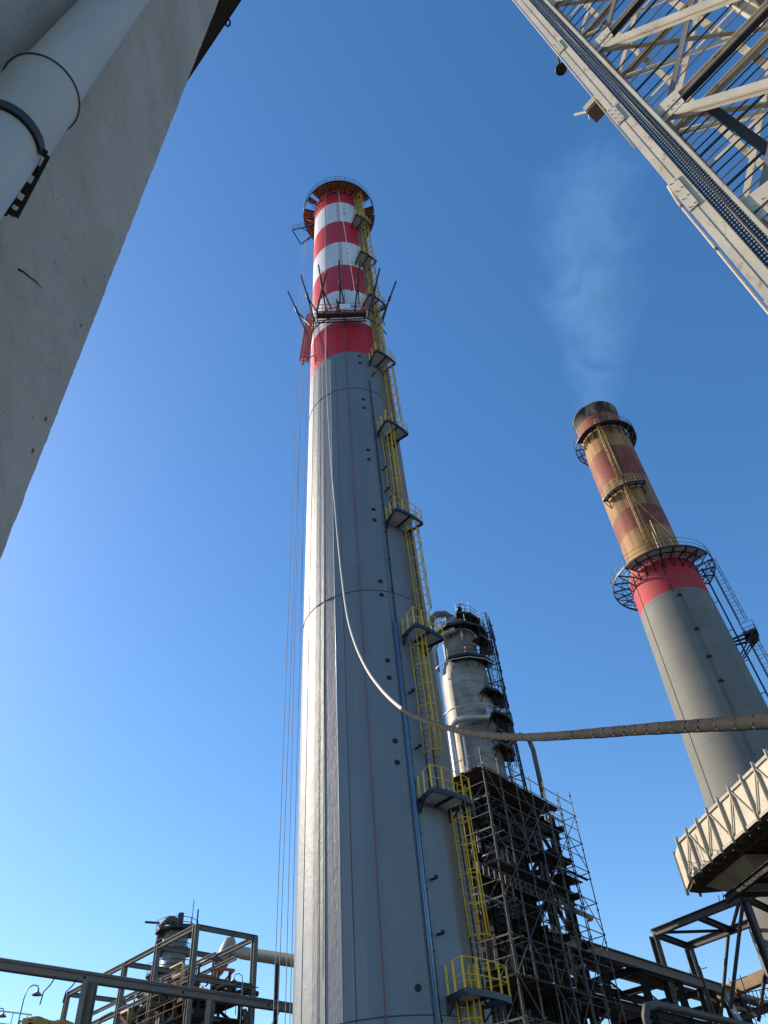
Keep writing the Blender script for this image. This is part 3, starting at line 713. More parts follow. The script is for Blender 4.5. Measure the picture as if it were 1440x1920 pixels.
for (x_, y_) in ((905, 1195), (918, 1375), (925, 1400)): colplat(zcol(x_, y_), 2.3, 3.9, 35, 105, 'browndark', nb=2)
# thin pale guard rails seen across the front
for (x_, y_, t0, t1, rr) in ((868, 1232, -75, 60, 3.9), (895, 1318, -60, 75, 3.9)):
    z = zcol(x_, y_, rr); b = MB(); K = 5
    b.path([p3(t0 + (t1 - t0) * k / K, rr, z) for k in range(K + 1)], .07, 5)
    b.build('guard_rail', M['alum'], vz)
# stair / ladder tower on the right flank
b = MB(); zz0, zz1 = zb - 3, zt + 1
for t, rr in ((68, 4.2), (92, 4.4), (80, 3.0)): b.bar(p3(t, rr, zz0), p3(t, rr - .4, zz1), .13, .13)
k = 0; z = zz0
while z < zz1 - 2.2:
    b.bar(p3(68, 4.1, z), p3(92, 4.3, z + 2.2), .09, .09); b.bar(p3(92, 4.3, z), p3(68, 4.1, z + 2.2), .08, .08); b.bar(p3(68, 4.1, z), p3(92, 4.3, z), .12, .12); b.bar(p3(68, 4.1, z), p3(68, 2.2, z), .1, .1); b.bar(p3(92, 4.3, z), p3(92, 2.2, z + 1), .08, .08); b.bar(p3(68, 4.1, z + 1.1), p3(92, 4.3, z + 1.1), .06, .06); z += 2.2
b.build('ladder_tower', M['dark'], vz)
for z0, z1, th in ((zb - 2, zn - 6, 70), (zn - 6, zn + 1, 60), (zn + 1, zt, 75)): cage_ladder(p3, lambda z: 3.0, z0, z1, th, vz, ym=M['ladderdark'], rw=.3)
# big risers
b = MB(); b.path([p3(-62, 3.7, z) for z in (zb - 14, zb, zn, zn + 1.5)] + [p3(-62, 3.0, zn + 3.2), p3(-40, 2.7, zn + 3.6), p3(-10, 2.7, zn + 3.7)], .36, 10); b.build('riser_pipe', M['alum'], vz)
b = MB(); b.path([p3(-44, 3.7, z) for z in (zb - 10, zb - 2, zcol(855, 1370) )] + [p3(-30, 3.6, zcol(865, 1358)), p3(-5, 3.5, zcol(890, 1356)), p3(22, 3.5, zcol(910, 1353)), p3(30, 3.4, zcol(912, 1340)), p3(30, 3.4, zcol(910, 1325))], .33, 12); b.build('riser_pipe', M['alum'], vz)
b = MB(); b.path([p3(-25, 3.2, z) for z in (zb - 8, zcol(868, 1375))], .2, 8); b.build('riser_pipe', M['alum'], vz)
b = MB(); b.path([p3(5, 2.45, zcol(860, 1205)), p3(5, 2.45, zcol(857, 1172))], .14, 8); b.build('riser_pipe', M['alum'], vz)
b = MB(); q0 = zcol(965, 1395, 0); b.path([p3(60, 3.2, q0 - 1), p3(66, 5.0, q0 + .2), p3(70, 5.6, q0 - .3), p3(72, 5.8, q0 - 1.5), p3(72, 5.8, q0 - 6.5)], .24, 10); b.build('side_pipe', M['alumdark'], vz)
b = MB(); tp = p3(30, 2.2, zt - .6); b.tube(tp, tp + V((0, 0, 3.4)), .05, 5); b.path([tp + V((0, 0, 2.6)), tp + V((-.4, 0, 2.9)), tp + V((-.6, 0, 2.6))], .05, 5); b.lathe(tp + V((-.6, 0, 0)), [(.1, tp.z + 2.5), (.32, tp.z + 2.2), (.3, tp.z + 1.9)], 10); b.tube(tp + V((.5, 0, 0)), tp + V((.5, 0, 3.0)), .03, 4); b.build('mast_lamp', M['dark'], vz)

# ================================================================== scaffold
A = P(899, 1405, 52); zS = A.z - 1.2
Cc = Z(1071, 1503, A.z); A = V((A.x, A.y, 0)); Cc = V((Cc.x, Cc.y, 0))
e1 = (Cc - A).normalized(); e2 = V((-e1.y, e1.x, 0)); e2 = e2 if e2.x < 0 else -e2
LC = (Cc - A).length
sf = empty('scaffold', (A.x, A.y, GZ), 'tall tube scaffold tower wrapped round the dark steel structure right of the big chimney', 'scaffold')
nb = 6; bay = LC / nb; LL = 2.2
xs = [i * bay for i in range(nb + 1)]; ys = [0, 3, 6, 9]
def S(u, v, z): q = A + e1 * u + e2 * v; return V((q.x, q.y, z))
stand = [(x, 0) for x in xs] + [(0, y) for y in ys[1:]] + [(x, 1.2) for x in xs[1:]] + [(1.2, y) for y in ys[1:]]
full_top = zS + 1.2
for (x, y) in stand:
    b = MB(); top = full_top + (random.random() * .6 if x < LC * .9 else .8)
    b.tube(S(x, y, GZ), S(x, y, top), .045, 5)
    zz = 1.0
    while zz < top: b.tube(S(x, y, zz - .07), S(x, y, zz + .07), .075, 6); zz += LL
    b.build('standard', M['scaff'], sf)
lv = []; z = zS
while z > GZ + .5: lv.append(z); z -= LL
for i, z in enumerate(lv):
    b = MB()
    for v in (0, 1.2): b.tube(S(-.2, v, z), S(LC + .2, v, z), .04, 5)
    for u in (0, 1.2): b.tube(S(u, -.2, z), S(u, 9.2, z), .04, 5)
    for x in xs: b.tube(S(x, -.1, z - .05), S(x, 1.3, z - .05), .04, 5)
    if i % 2 == 0 or i < 3: b.tube(S(0, 0, z + 1.0), S(LC, 0, z + 1.0), .035, 5); b.tube(S(0, 0, z + 1.0), S(0, 9, z + 1), .035, 5)
    b.build('ledger', M['scaff'], sf)
for i in range(0, len(lv) - 1):
    z0, z1 = lv[i + 1], lv[i]
    for k in range(nb):
        if (i + k) % 3 == 1: continue
        b = MB(); q0, q1 = (xs[k], xs[k + 1]) if (i + k) % 2 else (xs[k + 1], xs[k]); b.tube(S(q0, -.06, z0), S(q1, -.06, z1), .035, 5)
        if k % 3 == 0: b.tube(S(xs[k], 1.2, z0), S(xs[k + 1], 1.2, z1), .035, 5)
        b.build('brace', M['scaff'], sf)
def sdeck(z, u0, u1, v0, v1):
    b = MB(); n = max(1, int((v1 - v0) / .3))
    for k in range(n):
        if random.random() < .12: continue
        v = v0 + k * .3 + .15; a_, c_ = S(u0 + random.uniform(-.2, .1), v, z), S(u1 + random.uniform(-.1, .2), v, z); b.bar(a_, c_, .26, .05)
    b.build('plank_deck', M['plank'], sf)
sdeck(zS - .02, 0, LC * .82, .1, 6.5); sdeck(lv[1], 0, 3, .1, 1.2); sdeck(lv[2], LC * .5, LC * .75, .1, 1.3)
sdeck(lv[3], 0, LC * .7, .1, 7); sdeck(lv[2] - .5, LC * .78, LC, .1, 2.2); sdeck(lv[2] + .4, LC * .62, LC * .85, .1, 1.3); sdeck(lv[6], 0, LC * .6, .1, 5); sdeck(lv[9], LC * .1, LC * .5, .1, 1.2)
# lattice girder slung across the face
b = MB(); za, zb_ = lv[4] + 1.2, lv[4] + .55
for z in (za, zb_): b.tube(S(-3, -.3, z), S(LC * .82, -.3, z), .05, 5)
k = 0
while k * .6 < LC * .82 + 2.4: u = -3 + k * .6; b.tube(S(u, -.3, za if k % 2 else zb_), S(u + .6, -.3, zb_ if k % 2 else za), .035, 4); b.tube(S(u, -.3, za), S(u, -.3, zb_), .03, 4); k += 1
b.build('lattice_girder', M['scaff'], sf)

# ================================================================== dark steel support structure behind the scaffold
st = empty('steel_structure', S(LC * .4, 5, GZ), 'black multi-storey steel structure under the silver column, behind the scaffold tubes', 'steel structure')
cols = [(2.0, 2.5), (7.6, 2.5), (13.4, 2.5), (2.0, 8.5), (7.6, 8.5), (13.4, 8.5), (4.8, 8.5), (10.5, 2.5)]
ztop = zS - .4
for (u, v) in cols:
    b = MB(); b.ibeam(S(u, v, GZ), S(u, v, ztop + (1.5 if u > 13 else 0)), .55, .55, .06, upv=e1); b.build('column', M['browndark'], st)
flo = [ztop, ztop - 2.6, ztop - 5.2, ztop - 8.6, ztop - 12.2, ztop - 15.6, ztop - 20.4, ztop - 25, ztop - 29]
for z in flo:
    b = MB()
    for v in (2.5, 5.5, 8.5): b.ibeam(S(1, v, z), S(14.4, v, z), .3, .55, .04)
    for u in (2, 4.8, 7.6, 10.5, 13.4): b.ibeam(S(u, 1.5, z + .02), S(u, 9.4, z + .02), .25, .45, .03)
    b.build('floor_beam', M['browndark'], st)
for i, (z, u0_, u1_, v0_, v1_) in enumerate(((flo[0], 1, 14.4, 2, 8.6), (flo[1], 1.2, 10, 2, 9), (flo[2], 1, 7, 2, 9), (flo[3], 5, 14, 3, 9), (flo[4], 1, 9, 2, 9), (flo[5], 1, 14, 2, 9))):
    b = MB(); p = [S(u0_, v0_, 0), S(u1_, v0_, 0), S(u1_, v1_, 0), S(u0_, v1_, 0)]
    b.prism([(q.x, q.y) for q in p], z + .3, z + .36); b.build('floor_plate', M['soffit'], st)
    b = MB()
    for h in (.6, 1.15): b.tube(S(u0_, v0_, z + .3 + h), S(u1_, v0_, z + .3 + h), .03, 4)
    u = u0_
    while u <= u1_: b.tube(S(u, v0_, z + .3), S(u, v0_, z + 1.45), .03, 4); u += 1.6
    b.build('railing', M['scaff'], st)
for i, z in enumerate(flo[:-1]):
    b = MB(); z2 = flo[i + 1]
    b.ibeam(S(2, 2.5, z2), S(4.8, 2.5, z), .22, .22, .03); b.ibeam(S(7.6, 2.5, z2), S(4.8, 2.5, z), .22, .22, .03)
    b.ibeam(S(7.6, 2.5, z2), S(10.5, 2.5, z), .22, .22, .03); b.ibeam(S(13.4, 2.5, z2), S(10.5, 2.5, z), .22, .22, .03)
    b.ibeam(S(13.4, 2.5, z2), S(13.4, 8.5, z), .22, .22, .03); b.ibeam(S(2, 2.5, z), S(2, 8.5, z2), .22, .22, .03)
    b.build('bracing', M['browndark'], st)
# vessels and pipes inside
for (u, v, z0, z1, rr, lb, mt) in ((5.2, 6, 15.5, 21.5, 1.1, 'upright silver vessel between the black columns below the plank decks', 'alum'), (9.8, 6.5, 10.5, 17.5, 1.3, 'bulky stained upright vessel low inside the black steel structure', 'alumdark'), (4.0, 6, 4, 11.5, 1.0, 'slim silver vessel low in the left bay of the black structure', 'alum')):
    q = S(u, v, 0); e = MB(); e.lathe(q, [(.01, z1 + .5), (rr * .7, z1 + .35), (rr, z1), (rr, z0), (rr * .7, z0 - .35), (.3, z0 - .5)], 28); 
    ro_ = empty('pressure_vessel', (q.x, q.y, z0 - 1.5), lb, 'vessel', 'vessels in the steel structure'); e.build('shell', mj if mt == 'alum' else M[mt], ro_)
    k = MB()
    for t in (0, 120, 240): k.bar(q + V((rr * .7 * math.sin(R(t)), rr * .7 * math.cos(R(t)), z0)), q + V((rr * .7 * math.sin(R(t)), rr * .7 * math.cos(R(t)), z0 - 1.5)), .15, .15)
    k.build('leg', M['browndark'], ro_)
    k = MB(); k.path([q + V((0, 0, z1 + .4)), q + V((0, 0, z1 + 1.2)), q + e1 * 1.5 + V((0, 0, z1 + 1.5)), q + e1 * 3.5 + V((0, 0, z1 + 1.5))], .16, 8); k.build('nozzle_pipe', M['alum'], ro_)
for (u0_, v_, u1_, z_, rr, lb) in ((2.5, 3.4, 11.5, 8.2, .55, 'long horizontal silver drum lowest in the black structure'), (6.0, 4.5, 11, 14.2, .5, 'short horizontal silver drum on the middle floor of the black structure'), (3, 4, 8, 22.4, .35, 'horizontal pale pipe drum near the top of the black structure')):
    e = MB(); a_, c_ = S(u0_, v_, z_), S(u1_, v_, z_); e.tube(a_, c_, rr, 20); e.tube(a_, a_ - e1 * .3, rr, 20, r2=rr * .4); e.tube(c_, c_ + e1 * .3, rr, 20, r2=rr * .4)
    ro_ = empty('horizontal_drum', S((u0_ + u1_) / 2, v_, z_ - rr - .3), lb, 'drum', 'drums in the steel structure'); e.build('shell', M['alum'], ro_)
    for t in (.2, .8): k = MB(); p = a_.lerp(c_, t); k.bar(p - V((0, 0, rr * .8)), p - V((0, 0, rr + .5)), .2, rr * 1.4, upv=e1); k.build('saddle', M['browndark'], ro_)
rnd = random.Random(5)
pp = empty('pipework', S(7, 4, GZ), 'tangle of silver and rusty process pipes threading the black steel structure', 'pipework')
for i in range(80):
    u = rnd.uniform(.8, 14); v = rnd.uniform(1.6, 8); z0 = rnd.uniform(2, zS - 7); h = rnd.uniform(2, 8); du = rnd.uniform(-3.5, 3.5); dv_ = rnd.uniform(-1.5, 2.5)
    rr = rnd.choice((.06, .08, .1, .14, .2)); b = MB()
    z1 = min(z0 + h, zS - 1.5)
    pts = [S(u, v, z0), S(u, v, z1 - .3), S(u + .1 * du, v, z1), S(u + du, v, z1), S(u + du * 1.05, v + .2 * dv_, z1), S(u + du * 1.05, v + dv_, z1)]
    b.path(pts, rr, 8); b.build('pipe', M[rnd.choice(('alum', 'alum', 'alumdark', 'greysteel', 'brownsteel'))], pp)

# ================================================================== right-hand pipe racks
T0, T1, T2 = Z(1080, 1770, 16.8), Z(1270, 1829, 16.8), Z(1352, 1862, 16.8)
f1 = (T1 - T0).normalized(); f2 = V((f1.y, -f1.x, 0))      # f2 points to the right and nearer
rk = empty('pipe_rack', (T1.x, T1.y, GZ), 'dark steel pipe rack running right from the scaffold foot past the open portal frame', 'pipe rack')
Lr = (T2 - T0).length + .5
b = MB(); b.ibeam(T0 - f1 * 3, T0 + f1 * (Lr + 1), .42, .8, .07); b.build('top_beam', M['greysteel'], rk)
for h, off in ((16.8, 6.2), (13.4, 0), (13.4, 6.2), (10.3, 0), (10.3, 6.2)):
    b = MB(); q = V((T0.x, T0.y, h)) - f2 * off; b.ibeam(q - f1 * 4, q + f1 * (Lr + 16), .36, .6, .06); b.build('long_beam', M['browndark'], rk)
for k in range(6):
    u = -3 + k * 6.0
    for off in (0, 6.2):
        b = MB(); q = T0 + f1 * u - f2 * off; b.ibeam(V((q.x, q.y, GZ)), V((q.x, q.y, 16.3)), .48, .48, .06, upv=f1); b.build('column', M['browndark'], rk)
    for h in (16.5, 13.1, 10.0): b = MB(); q = T0 + f1 * u; b.ibeam(V((q.x, q.y, h)), V((q.x, q.y, h)) - f2 * 6.2, .36, .48, .05); b.build('cross_beam', M['browndark'], rk)
    b = MB()
    q = T0 + f1 * u; b.ibeam(V((q.x, q.y, 13.0)), V((q.x, q.y, 16.3)) - f2 * 3.1, .15, .15, .02)
    b.build('bracing', M['browndark'], rk)
    if k < 5:
        b = MB(); q2_ = T0 + f1 * (u + 6); b.ibeam(V((q.x, q.y, 10.0)), V((q2_.x, q2_.y, 13.1)), .16, .16, .02); b.build('bracing', M['darkgrey'], rk)
q0 = T0 - f2 * 1.2
for i, (o_, h, rr, mt) in enumerate(((1.2, 17.45, .24, 'alumdark'), (2.0, 17.5, .3, 'browndark'), (3.1, 17.4, .2, 'brownsteel'), (4.1, 17.55, .36, 'alumdark'), (1.4, 14.0, .3, 'ducttan'), (2.6, 13.95, .24, 'alumdark'), (3.8, 14.1, .36, 'alumdark'), (5.0, 10.85, .3, 'alumdark'))):  # dark jacket colour stands in for shade on the rack pipes
    b = MB(); q = V((T0.x, T0.y, h)) - f2 * o_; b.path([q - f1 * 1.5, q + f1 * 8, q + f1 * (Lr + 13)], rr, 10)
    tag(b.build('process_pipe', M[mt]), ['slim sooty pipe at the near edge of the top tier of the right rack', 'dark pipe beside the slim sooty one on the top tier of the right rack', 'thin rusty brown pipe along the top tier of the right rack', 'thick sooty pipe at the far edge of the top tier of the right rack', 'tan clad pipe nearest on the middle tier of the right rack', 'slim sooty pipe on the middle tier of the right rack', 'thick sooty pipe far back on the middle tier of the right rack', 'sooty pipe on the lowest tier of the right rack'][i], 'pipe', 'pipes lying on the right-hand rack')
# flat soffit plates under the rack
b = MB()
for u in (1.5, 9.5): q = V((T0.x, T0.y, 0)) + f1 * u; p = [q, q + f1 * 5, q + f1 * 5 - f2 * 1.6, q - f2 * 1.6]; b.prism([(s_.x, s_.y) for s_ in p], 16.2, 16.3)
b.build('cable_tray', M['soffit'], rk)

# open portal frame
pf = empty('portal_frame', Z(1245, 1815, 0.1) if False else V((20, 71, GZ)), 'open dark steel portal frame standing on the right rack below the pale gallery', 'steel frame')
B0, B1 = Z(1224, 1750, 19.92), Z(1290, 1774, 19.92); W_ = (B1 - B0)
g2 = (Z(1440, 1664, 19.92) - B0).normalized(); Lg = 18
for q in (B0, B1):
    b = MB(); b.ibeam(q, q + g2 * Lg, .45, .6, .06); b.build('top_beam', M['darkgrey'], pf)
for t, q in ((0, B0), (0, B1), (9.4, B0), (9.4, B1), (17.4, B0), (17.4, B1)):
    p = q + g2 * t; b = MB(); b.ibeam(V((p.x, p.y, GZ)), p - V((0, 0, .2)), .6, .6, .07, upv=g2) if t == 0 else b.ibeam(V((p.x, p.y, GZ)), p, .48, .48, .06, upv=g2); b.build('column', M['darkgrey'], pf)
for t in (0, 4.7, 9.4, 13.8): b = MB(); b.ibeam(B0 + g2 * t, B1 + g2 * t, .36, .48, .05); b.build('cross_beam', M['browndark'], pf)
for (qa, ta, qb, tb) in ((B0, .2, B1, 4.6), (B0, 9.1, B1, 4.8)): b = MB(); b.ibeam(qa + g2 * ta, qb + g2 * tb, .2, .2, .03); b.build('bracing', M['browndark'], pf)
for q, t0_, t1_ in ((B0, 9.2, 5.0), (B1, 8.9, 4.3), (B1, 4.3, .4)):
    b = MB(); p = q + g2 * t0_; p2_ = q + g2 * t1_
    b.tube(V((p.x, p.y, 19.6)), V((p2_.x, p2_.y, 13.2)), .15, 8); b.build('bracing', M['darkgrey'], pf)
b = MB(); q = B0 + g2 * 5.6
for k in range(9): p = B0 + g2 * (7.2 + k * .42); b.bar(p + V((0, 0, .2)), p + V((0, 0, .9)) + W_ * .05, .06, .06)
b.build('rail', M['browndark'], pf)

# pale braced gallery (box truss with cladding)
ga = empty('gallery', Z(1350, 1610, 20), 'pale sunlit braced box gallery with ribbed side entering from the right', 'gallery')
G0, G1 = Z(1295, 1646, 20), Z(1440, 1519, 20); GE = Z(1287, 1668, 20)
gd = (G1 - G0).normalized(); gn = V((gd.y, -gd.x, 0)); gn = gn if gn.x > 0 else -gn     # away from the sunlit face
Hh = P(1272, 1579, math.hypot(G0.x, G0.y)).z - 20; eu, ev = (GE - G0).dot(gd), (GE - G0).dot(gn); print('gallery', Hh, eu, ev)
LG = 24
lean_ = V((0, 0, 0))
def G(u, v, z): q = G0 + gd * u + gn * v; return V((q.x, q.y, 20 + z))
b = MB(); Wd = 4.6
pl_ = [G(eu - .3, ev + 1.2, 0), G(eu, ev, 0), G(0, 0, 0), G(LG, 0, 0), G(LG, Wd, 0), G(eu + .2, Wd, 0)]
b.prism([(q.x, q.y) for q in pl_], 20, 20 + Hh); 
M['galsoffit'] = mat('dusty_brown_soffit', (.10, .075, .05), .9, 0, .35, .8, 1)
M['gallery'] = mat('limewashed_panel', (.56, .51, .40), .8, 0, .14, 1.2, .6, rust=.12, rustcol=(.3, .22, .13), bump=.3, bscale=5)
bx_ = b.build('cladding', M['gallery'], ga)
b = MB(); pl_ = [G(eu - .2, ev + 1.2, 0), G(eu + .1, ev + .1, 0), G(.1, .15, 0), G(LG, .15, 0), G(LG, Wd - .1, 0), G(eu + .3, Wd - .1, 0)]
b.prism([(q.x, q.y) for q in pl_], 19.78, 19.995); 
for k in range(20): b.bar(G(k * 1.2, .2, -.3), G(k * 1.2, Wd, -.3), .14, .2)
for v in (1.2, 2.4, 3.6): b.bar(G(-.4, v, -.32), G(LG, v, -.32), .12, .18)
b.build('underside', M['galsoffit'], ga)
stp = 1.72
for k in range(14):
    u = .05 + k * stp - 0.0; b = MB(); b.bar(G(u, -.13, -.25), G(u, -.13, Hh + .35), .08, .24, upv=gn); b.build('rib', M['creamdull'], ga)
for k in range(13):
    u = .05 + k * stp; b = MB()
    a_, c_ = (G(u + .06, -.1, Hh - .1), G(u + stp - .06, -.1, .1)) if k % 2 else (G(u + stp - .06, -.1, Hh - .1), G(u + .06, -.1, .1))
    b.bar(a_, c_, .07, .09, upv=gn); b.build('diagonal', M['creamdull'], ga)
b = MB(); b.bar(G(0, -.04, -.0), G(LG, -.04, -.0), .1, .2, upv=(0, 0, 1)); b.bar(G(0, -.04, Hh), G(LG, -.04, Hh), .14, .2, upv=(0, 0, 1)); b.build('chord', M['creamdull'], ga)
for (u, v) in ((eu, ev), (eu - .3, ev + 1.2)): b = MB(); q = G(u, v, 0); b.bar(V((q.x, q.y, 19.6)), V((q.x, q.y, 20 + Hh + .2)), .22, .22); b.build('rib', M['creamdull'], ga)
# hopper & supports under the gallery
hp_ = MB()
t_ = [G(-.4, 1.3, -.42), G(5.5, 1.3, -.42), G(5.5, Wd + .8, -.42), G(-.4, Wd + .8, -.42)]; l_ = [G(.8, 2.0, -1.3), G(5.0, 2.0, -1.3), G(5.0, Wd + .2, -1.3), G(.8, Wd + .2, -1.3)]
hp_.add(t_ + l_, [(0, 1, 5, 4), (1, 2, 6, 5), (2, 3, 7, 6), (3, 0, 4, 7), (4, 5, 6, 7), (3, 2, 1, 0)]); hp_.build('hopper', M['ducttan'], ga)
for (u, v) in ((6, 5.2), (14, 1.6), (14, 5.2)):
    b = MB(); q = G(u, v, 0); b.ibeam(V((q.x, q.y, GZ)), V((q.x, q.y, 19.5)), .4, .4, .05); b.build('column', M['browndark'], ga)
b = MB(); b.ibeam(G(1, 1.6, -1.9), G(LG, 1.6, -1.9), .35, .5, .05); b.ibeam(G(1, 5.6, -1.9), G(LG, 5.6, -1.9), .35, .5, .05)
for k in range(8): b.ibeam(G(2 + k * 2.6, 1.6, -1.9), G(2 + k * 2.6, 5.6, -1.9), .2, .3, .03)
b.build('support_beam', M['browndark'], ga)
b = MB(); n_ = 16
q = [Z(1385 + 70 * k / n_, 1618 + (4 if k % 2 else -3) - 18 * k / n_, 20.5 + .06 * (k % 2)) for k in range(n_)]
# corrugated sheet wall behind
cs = MB(); c0 = G(5.2, Wd + 1.0, 0); vs = []
for k in range(60):
    p = c0 + gd * (k * .16) + gn * (.1 if k % 2 else 0); vs += [V((p.x, p.y, 18.0)), V((p.x, p.y, 21.2))]
fs = [(2 * k, 2 * k + 2, 2 * k + 3, 2 * k + 1) for k in range(59)]
vs2 = [v + gn * .03 for v in vs]; cs.add(vs + vs2, fs + [tuple(120 + i for i in reversed(f)) for f in fs], 0)
tag(cs.build('corrugated_wall', M['sheet']), 'grey corrugated sheet wall tucked behind the pale gallery at the right edge', 'wall')

# concrete beams and tan wall at the lower right
R0, R1 = Z(1345, 1868, 17.3), Z(1460, 1820, 17.3)
tb = empty('concrete_beam', (R0.x, R0.y, GZ), 'sunlit tan concrete beam on posts joining the right rack below the grey chimney foot', 'beam')
dd = (R1 - R0).normalized()
b = MB(); b.bar(R0 - dd * .5, R0 + dd * 10.5, .9, .95); b.build('beam', M['concbeam'], tb)
for t in (1.0, 7): q = R0 + dd * t; b = MB(); b.bar(V((q.x, q.y, GZ)), V((q.x, q.y, 16.8)), .6, .6); b.build('post', M['browndark'], tb)
b = MB(); q = V((R0.x, R0.y, 15.1)); b.ibeam(q, q + dd * 9, .4, .6, .05); q.z = 12.7; b.ibeam(q, q + dd * 9, .4, .6, .05); b.build('lower_beam', M['browndark'], tb)
# leaning pale pipe strut
b = MB(); b.tube(Z(1358, 1862, 16.7), P(1392, 1925, 79), .26, 12); tag(b.build('pipe_strut', M['alum']), 'short pale slanting pipe under the tan concrete beam', 'pipe')
# near grey elbow pipe
E0 = P(1212, 1925, 48); b = MB(); pts = [P(1222, 1960, 48), P(1210, 1905, 48), P(1212, 1888, 48), P(1230, 1884, 49.5), P(1290, 1897, 52), P(1360, 1914, 56), P(1440, 1932, 60)]
b.path(pts, .2, 12); tag(b.build('elbow_pipe', M['darkgrey']), 'grey elbow pipe rising and turning right at the bottom edge below the rack', 'pipe')
# railing cluster bottom right
b = MB()
for k in range(9): p = P(1395 + k * 7, 1880 - k * 1.5, 58); b.tube(p - V((0, 0, .9)), p + V((0, 0, .5)), .025, 4)
for h in (-.4, 0, .45): b.tube(P(1392, 1880, 58) + V((0, 0, h)), P(1460, 1866, 58) + V((0, 0, h)), .025, 4)
tag(b.build('railing', M['dark']), 'small black walkway railing in the bottom right corner', 'railing')
# thin antennas and hook lamp
for (x_, y_, x2_, y2_, hd_, lb) in ((1327, 1858, 1313, 1812, 72, 'thin aerial with a short arm right of the portal frame'), (1405, 1880, 1380, 1830, 70, 'thin cluster aerial before the foot of the grey chimney'),):
    a_, c_ = P(x_, y_, hd_), P(x2_, y2_, hd_); b = MB(); b.tube(V((a_.x, a_.y, GZ)), V((a_.x, a_.y, c_.z)), .04, 5)
    b.tube(V((a_.x - .9, a_.y, c_.z - .4)), V((a_.x + .5, a_.y, c_.z - .1)), .03, 4); b.tube(V((a_.x - .9, a_.y, c_.z - .4)), V((a_.x - .9, a_.y, c_.z - .1)), .02, 4)
    tag(b.build('aerial', M['greysteel']), lb, 'aerial', 'aerials over the right rack')
a_ = P(1322, 1850, 75); b = MB(); c_ = P(1298, 1776, 75); b.path([V((c_.x, c_.y, GZ)), V((c_.x, c_.y, c_.z - .3)), c_ + V((-.1, 0, 0)), c_ + V((-.4, 0, .05)), c_ + V((-.5, 0, -.35))], .08, 6); b.lathe(c_ + V((-.5, 0, 0)), [(.06, c_.z - .3), (.16, c_.z - .5), (.14, c_.z - .6)], 8)
tag(b.build('vent_pipe', M['dark']), 'black hooked vent pipe standing inside the portal frame', 'pipe')

# ================================================================== left side: rack, frame structure, small column
LA, LB = P(-60, 1800, 49), Z(560, 1893, P(-60, 1800, 49).z)
ld = (LB - LA).normalized()
lr = empty('pipe_rack', (LA.x, LA.y, GZ), 'long dusty grey pipe bridge crossing the bottom left corner to the tall chimney', 'pipe rack')
b = MB(); b.ibeam(LA, LB + ld * 2, .28, .38, .04); b.build('bridge_beam', M['greysteel'], lr)
b = MB(); b.ibeam(LA + V((.5, .9, 0)), LB + ld * 2 + V((.5, .9, 0)), .28, .38, .04); b.build('bridge_beam', M['browndark'], lr)
LL_ = (LB - LA).length
for k in range(int(LL_ / 1.6)): 
    if k % 4 == 0: b = MB(); q = LA + ld * k * 1.6; b.bar(q, q + V((.5, .9, -.1)), .12, .12); b.build('tie', M['browndark'], lr)
for x_, y_ in ((165, 1830), (178, 1832), (395, 1866)):
    q = Z(x_, y_, LA.z); b = MB(); b.ibeam(V((q.x, q.y, GZ)), q - V((0, 0, .25)), .35, .35, .04); b.build('column', M['greysteel'], lr)
for i, (o_, rr, mt) in enumerate(((.1, .07, 'alumdark'), (.5, .1, 'greysteel'))):
    b = MB(); b.path([LA + V((o_ * .5, o_, .19 + rr)), LB + ld * 2 + V((o_ * .5, o_, .19 + rr))], rr, 8); tag(b.build('process_pipe', M[mt]), ['slim sooty pipe lying on the near edge of the left bridge', 'grey pipe lying behind the slim one on the left bridge'][i], 'pipe', 'pipes lying on the left bridge')
for (x_, y_, L_) in ((145, 1835, 1.1), (105, 1830, 1.3), (525, 1895, 1.2)):
    b = MB(); q = Z(x_, y_, LA.z - .3); b.path([q, q + V((-.2, 0, -.3 * L_)), q + V((-.5, 0, -.55 * L_)), q + V((-.55, 0, -L_))], .035, 5); b.build('dangling_cable', M['black'], lr)
# frame
HB = 20.0
Bq, Cq, Aq = Z(368, 1738, HB), Z(478, 1759, HB), Z(235, 1808, HB)
k1 = (Aq - Bq).normalized(); k2 = (Cq - Bq).normalized(); WB = (Cq - Bq).length; s1 = (Aq - Bq).length
fr = empty('steel_structure', V((Bq.x, Bq.y, GZ)), 'open cream-grey steel box frame behind the left pipe bridge, highest at its near corner', 'steel frame')
LF = s1 * 1.95
def Q(u, v, z): q = Bq + k1 * u + k2 * v; return V((q.x, q.y, z))
us = [0, s1 * .52, s1, s1 * 1.5, LF]
for u in us:
    for v in (0, WB):
        b = MB(); b.ibeam(Q(u, v, GZ), Q(u, v, HB + .1), .38, .38, .05, upv=k1); b.build('column', M['greysteel'], fr)
for z in (HB, HB - 3.4, HB - 6.6):
    for v in (0, WB):
        b = MB(); b.ibeam(Q(-.2, v, z), Q(LF, v, z), .28, .34, .04); b.build('long_beam', M['greysteel'], fr)
    for u in us:
        b = MB(); b.ibeam(Q(u, -.1, z + .02), Q(u, WB + .1, z + .02), .26, .36, .04); b.build('cross_beam', M['greysteel'], fr)
for v in (WB * .35, WB * .7):
    b = MB(); b.ibeam(Q(0, v, HB - 1.6), Q(LF, v, HB - 1.6), .2, .26, .03); b.build('long_beam', M['greysteel'], fr)
for (u0_, u1_, z0_, z1_, v) in ((s1 * .52, s1, HB - 6.6, HB - 3.4, 0), (0, s1 * .52, HB - 6.6, HB - 3.4, WB), (s1, s1 * 1.5, HB - 6.6, HB - 3.4, 0)):
    b = MB(); b.ibeam(Q(u0_, v, z0_), Q(u1_, v, z1_), .18, .18, .03); b.build('bracing', M['brownsteel'], fr)
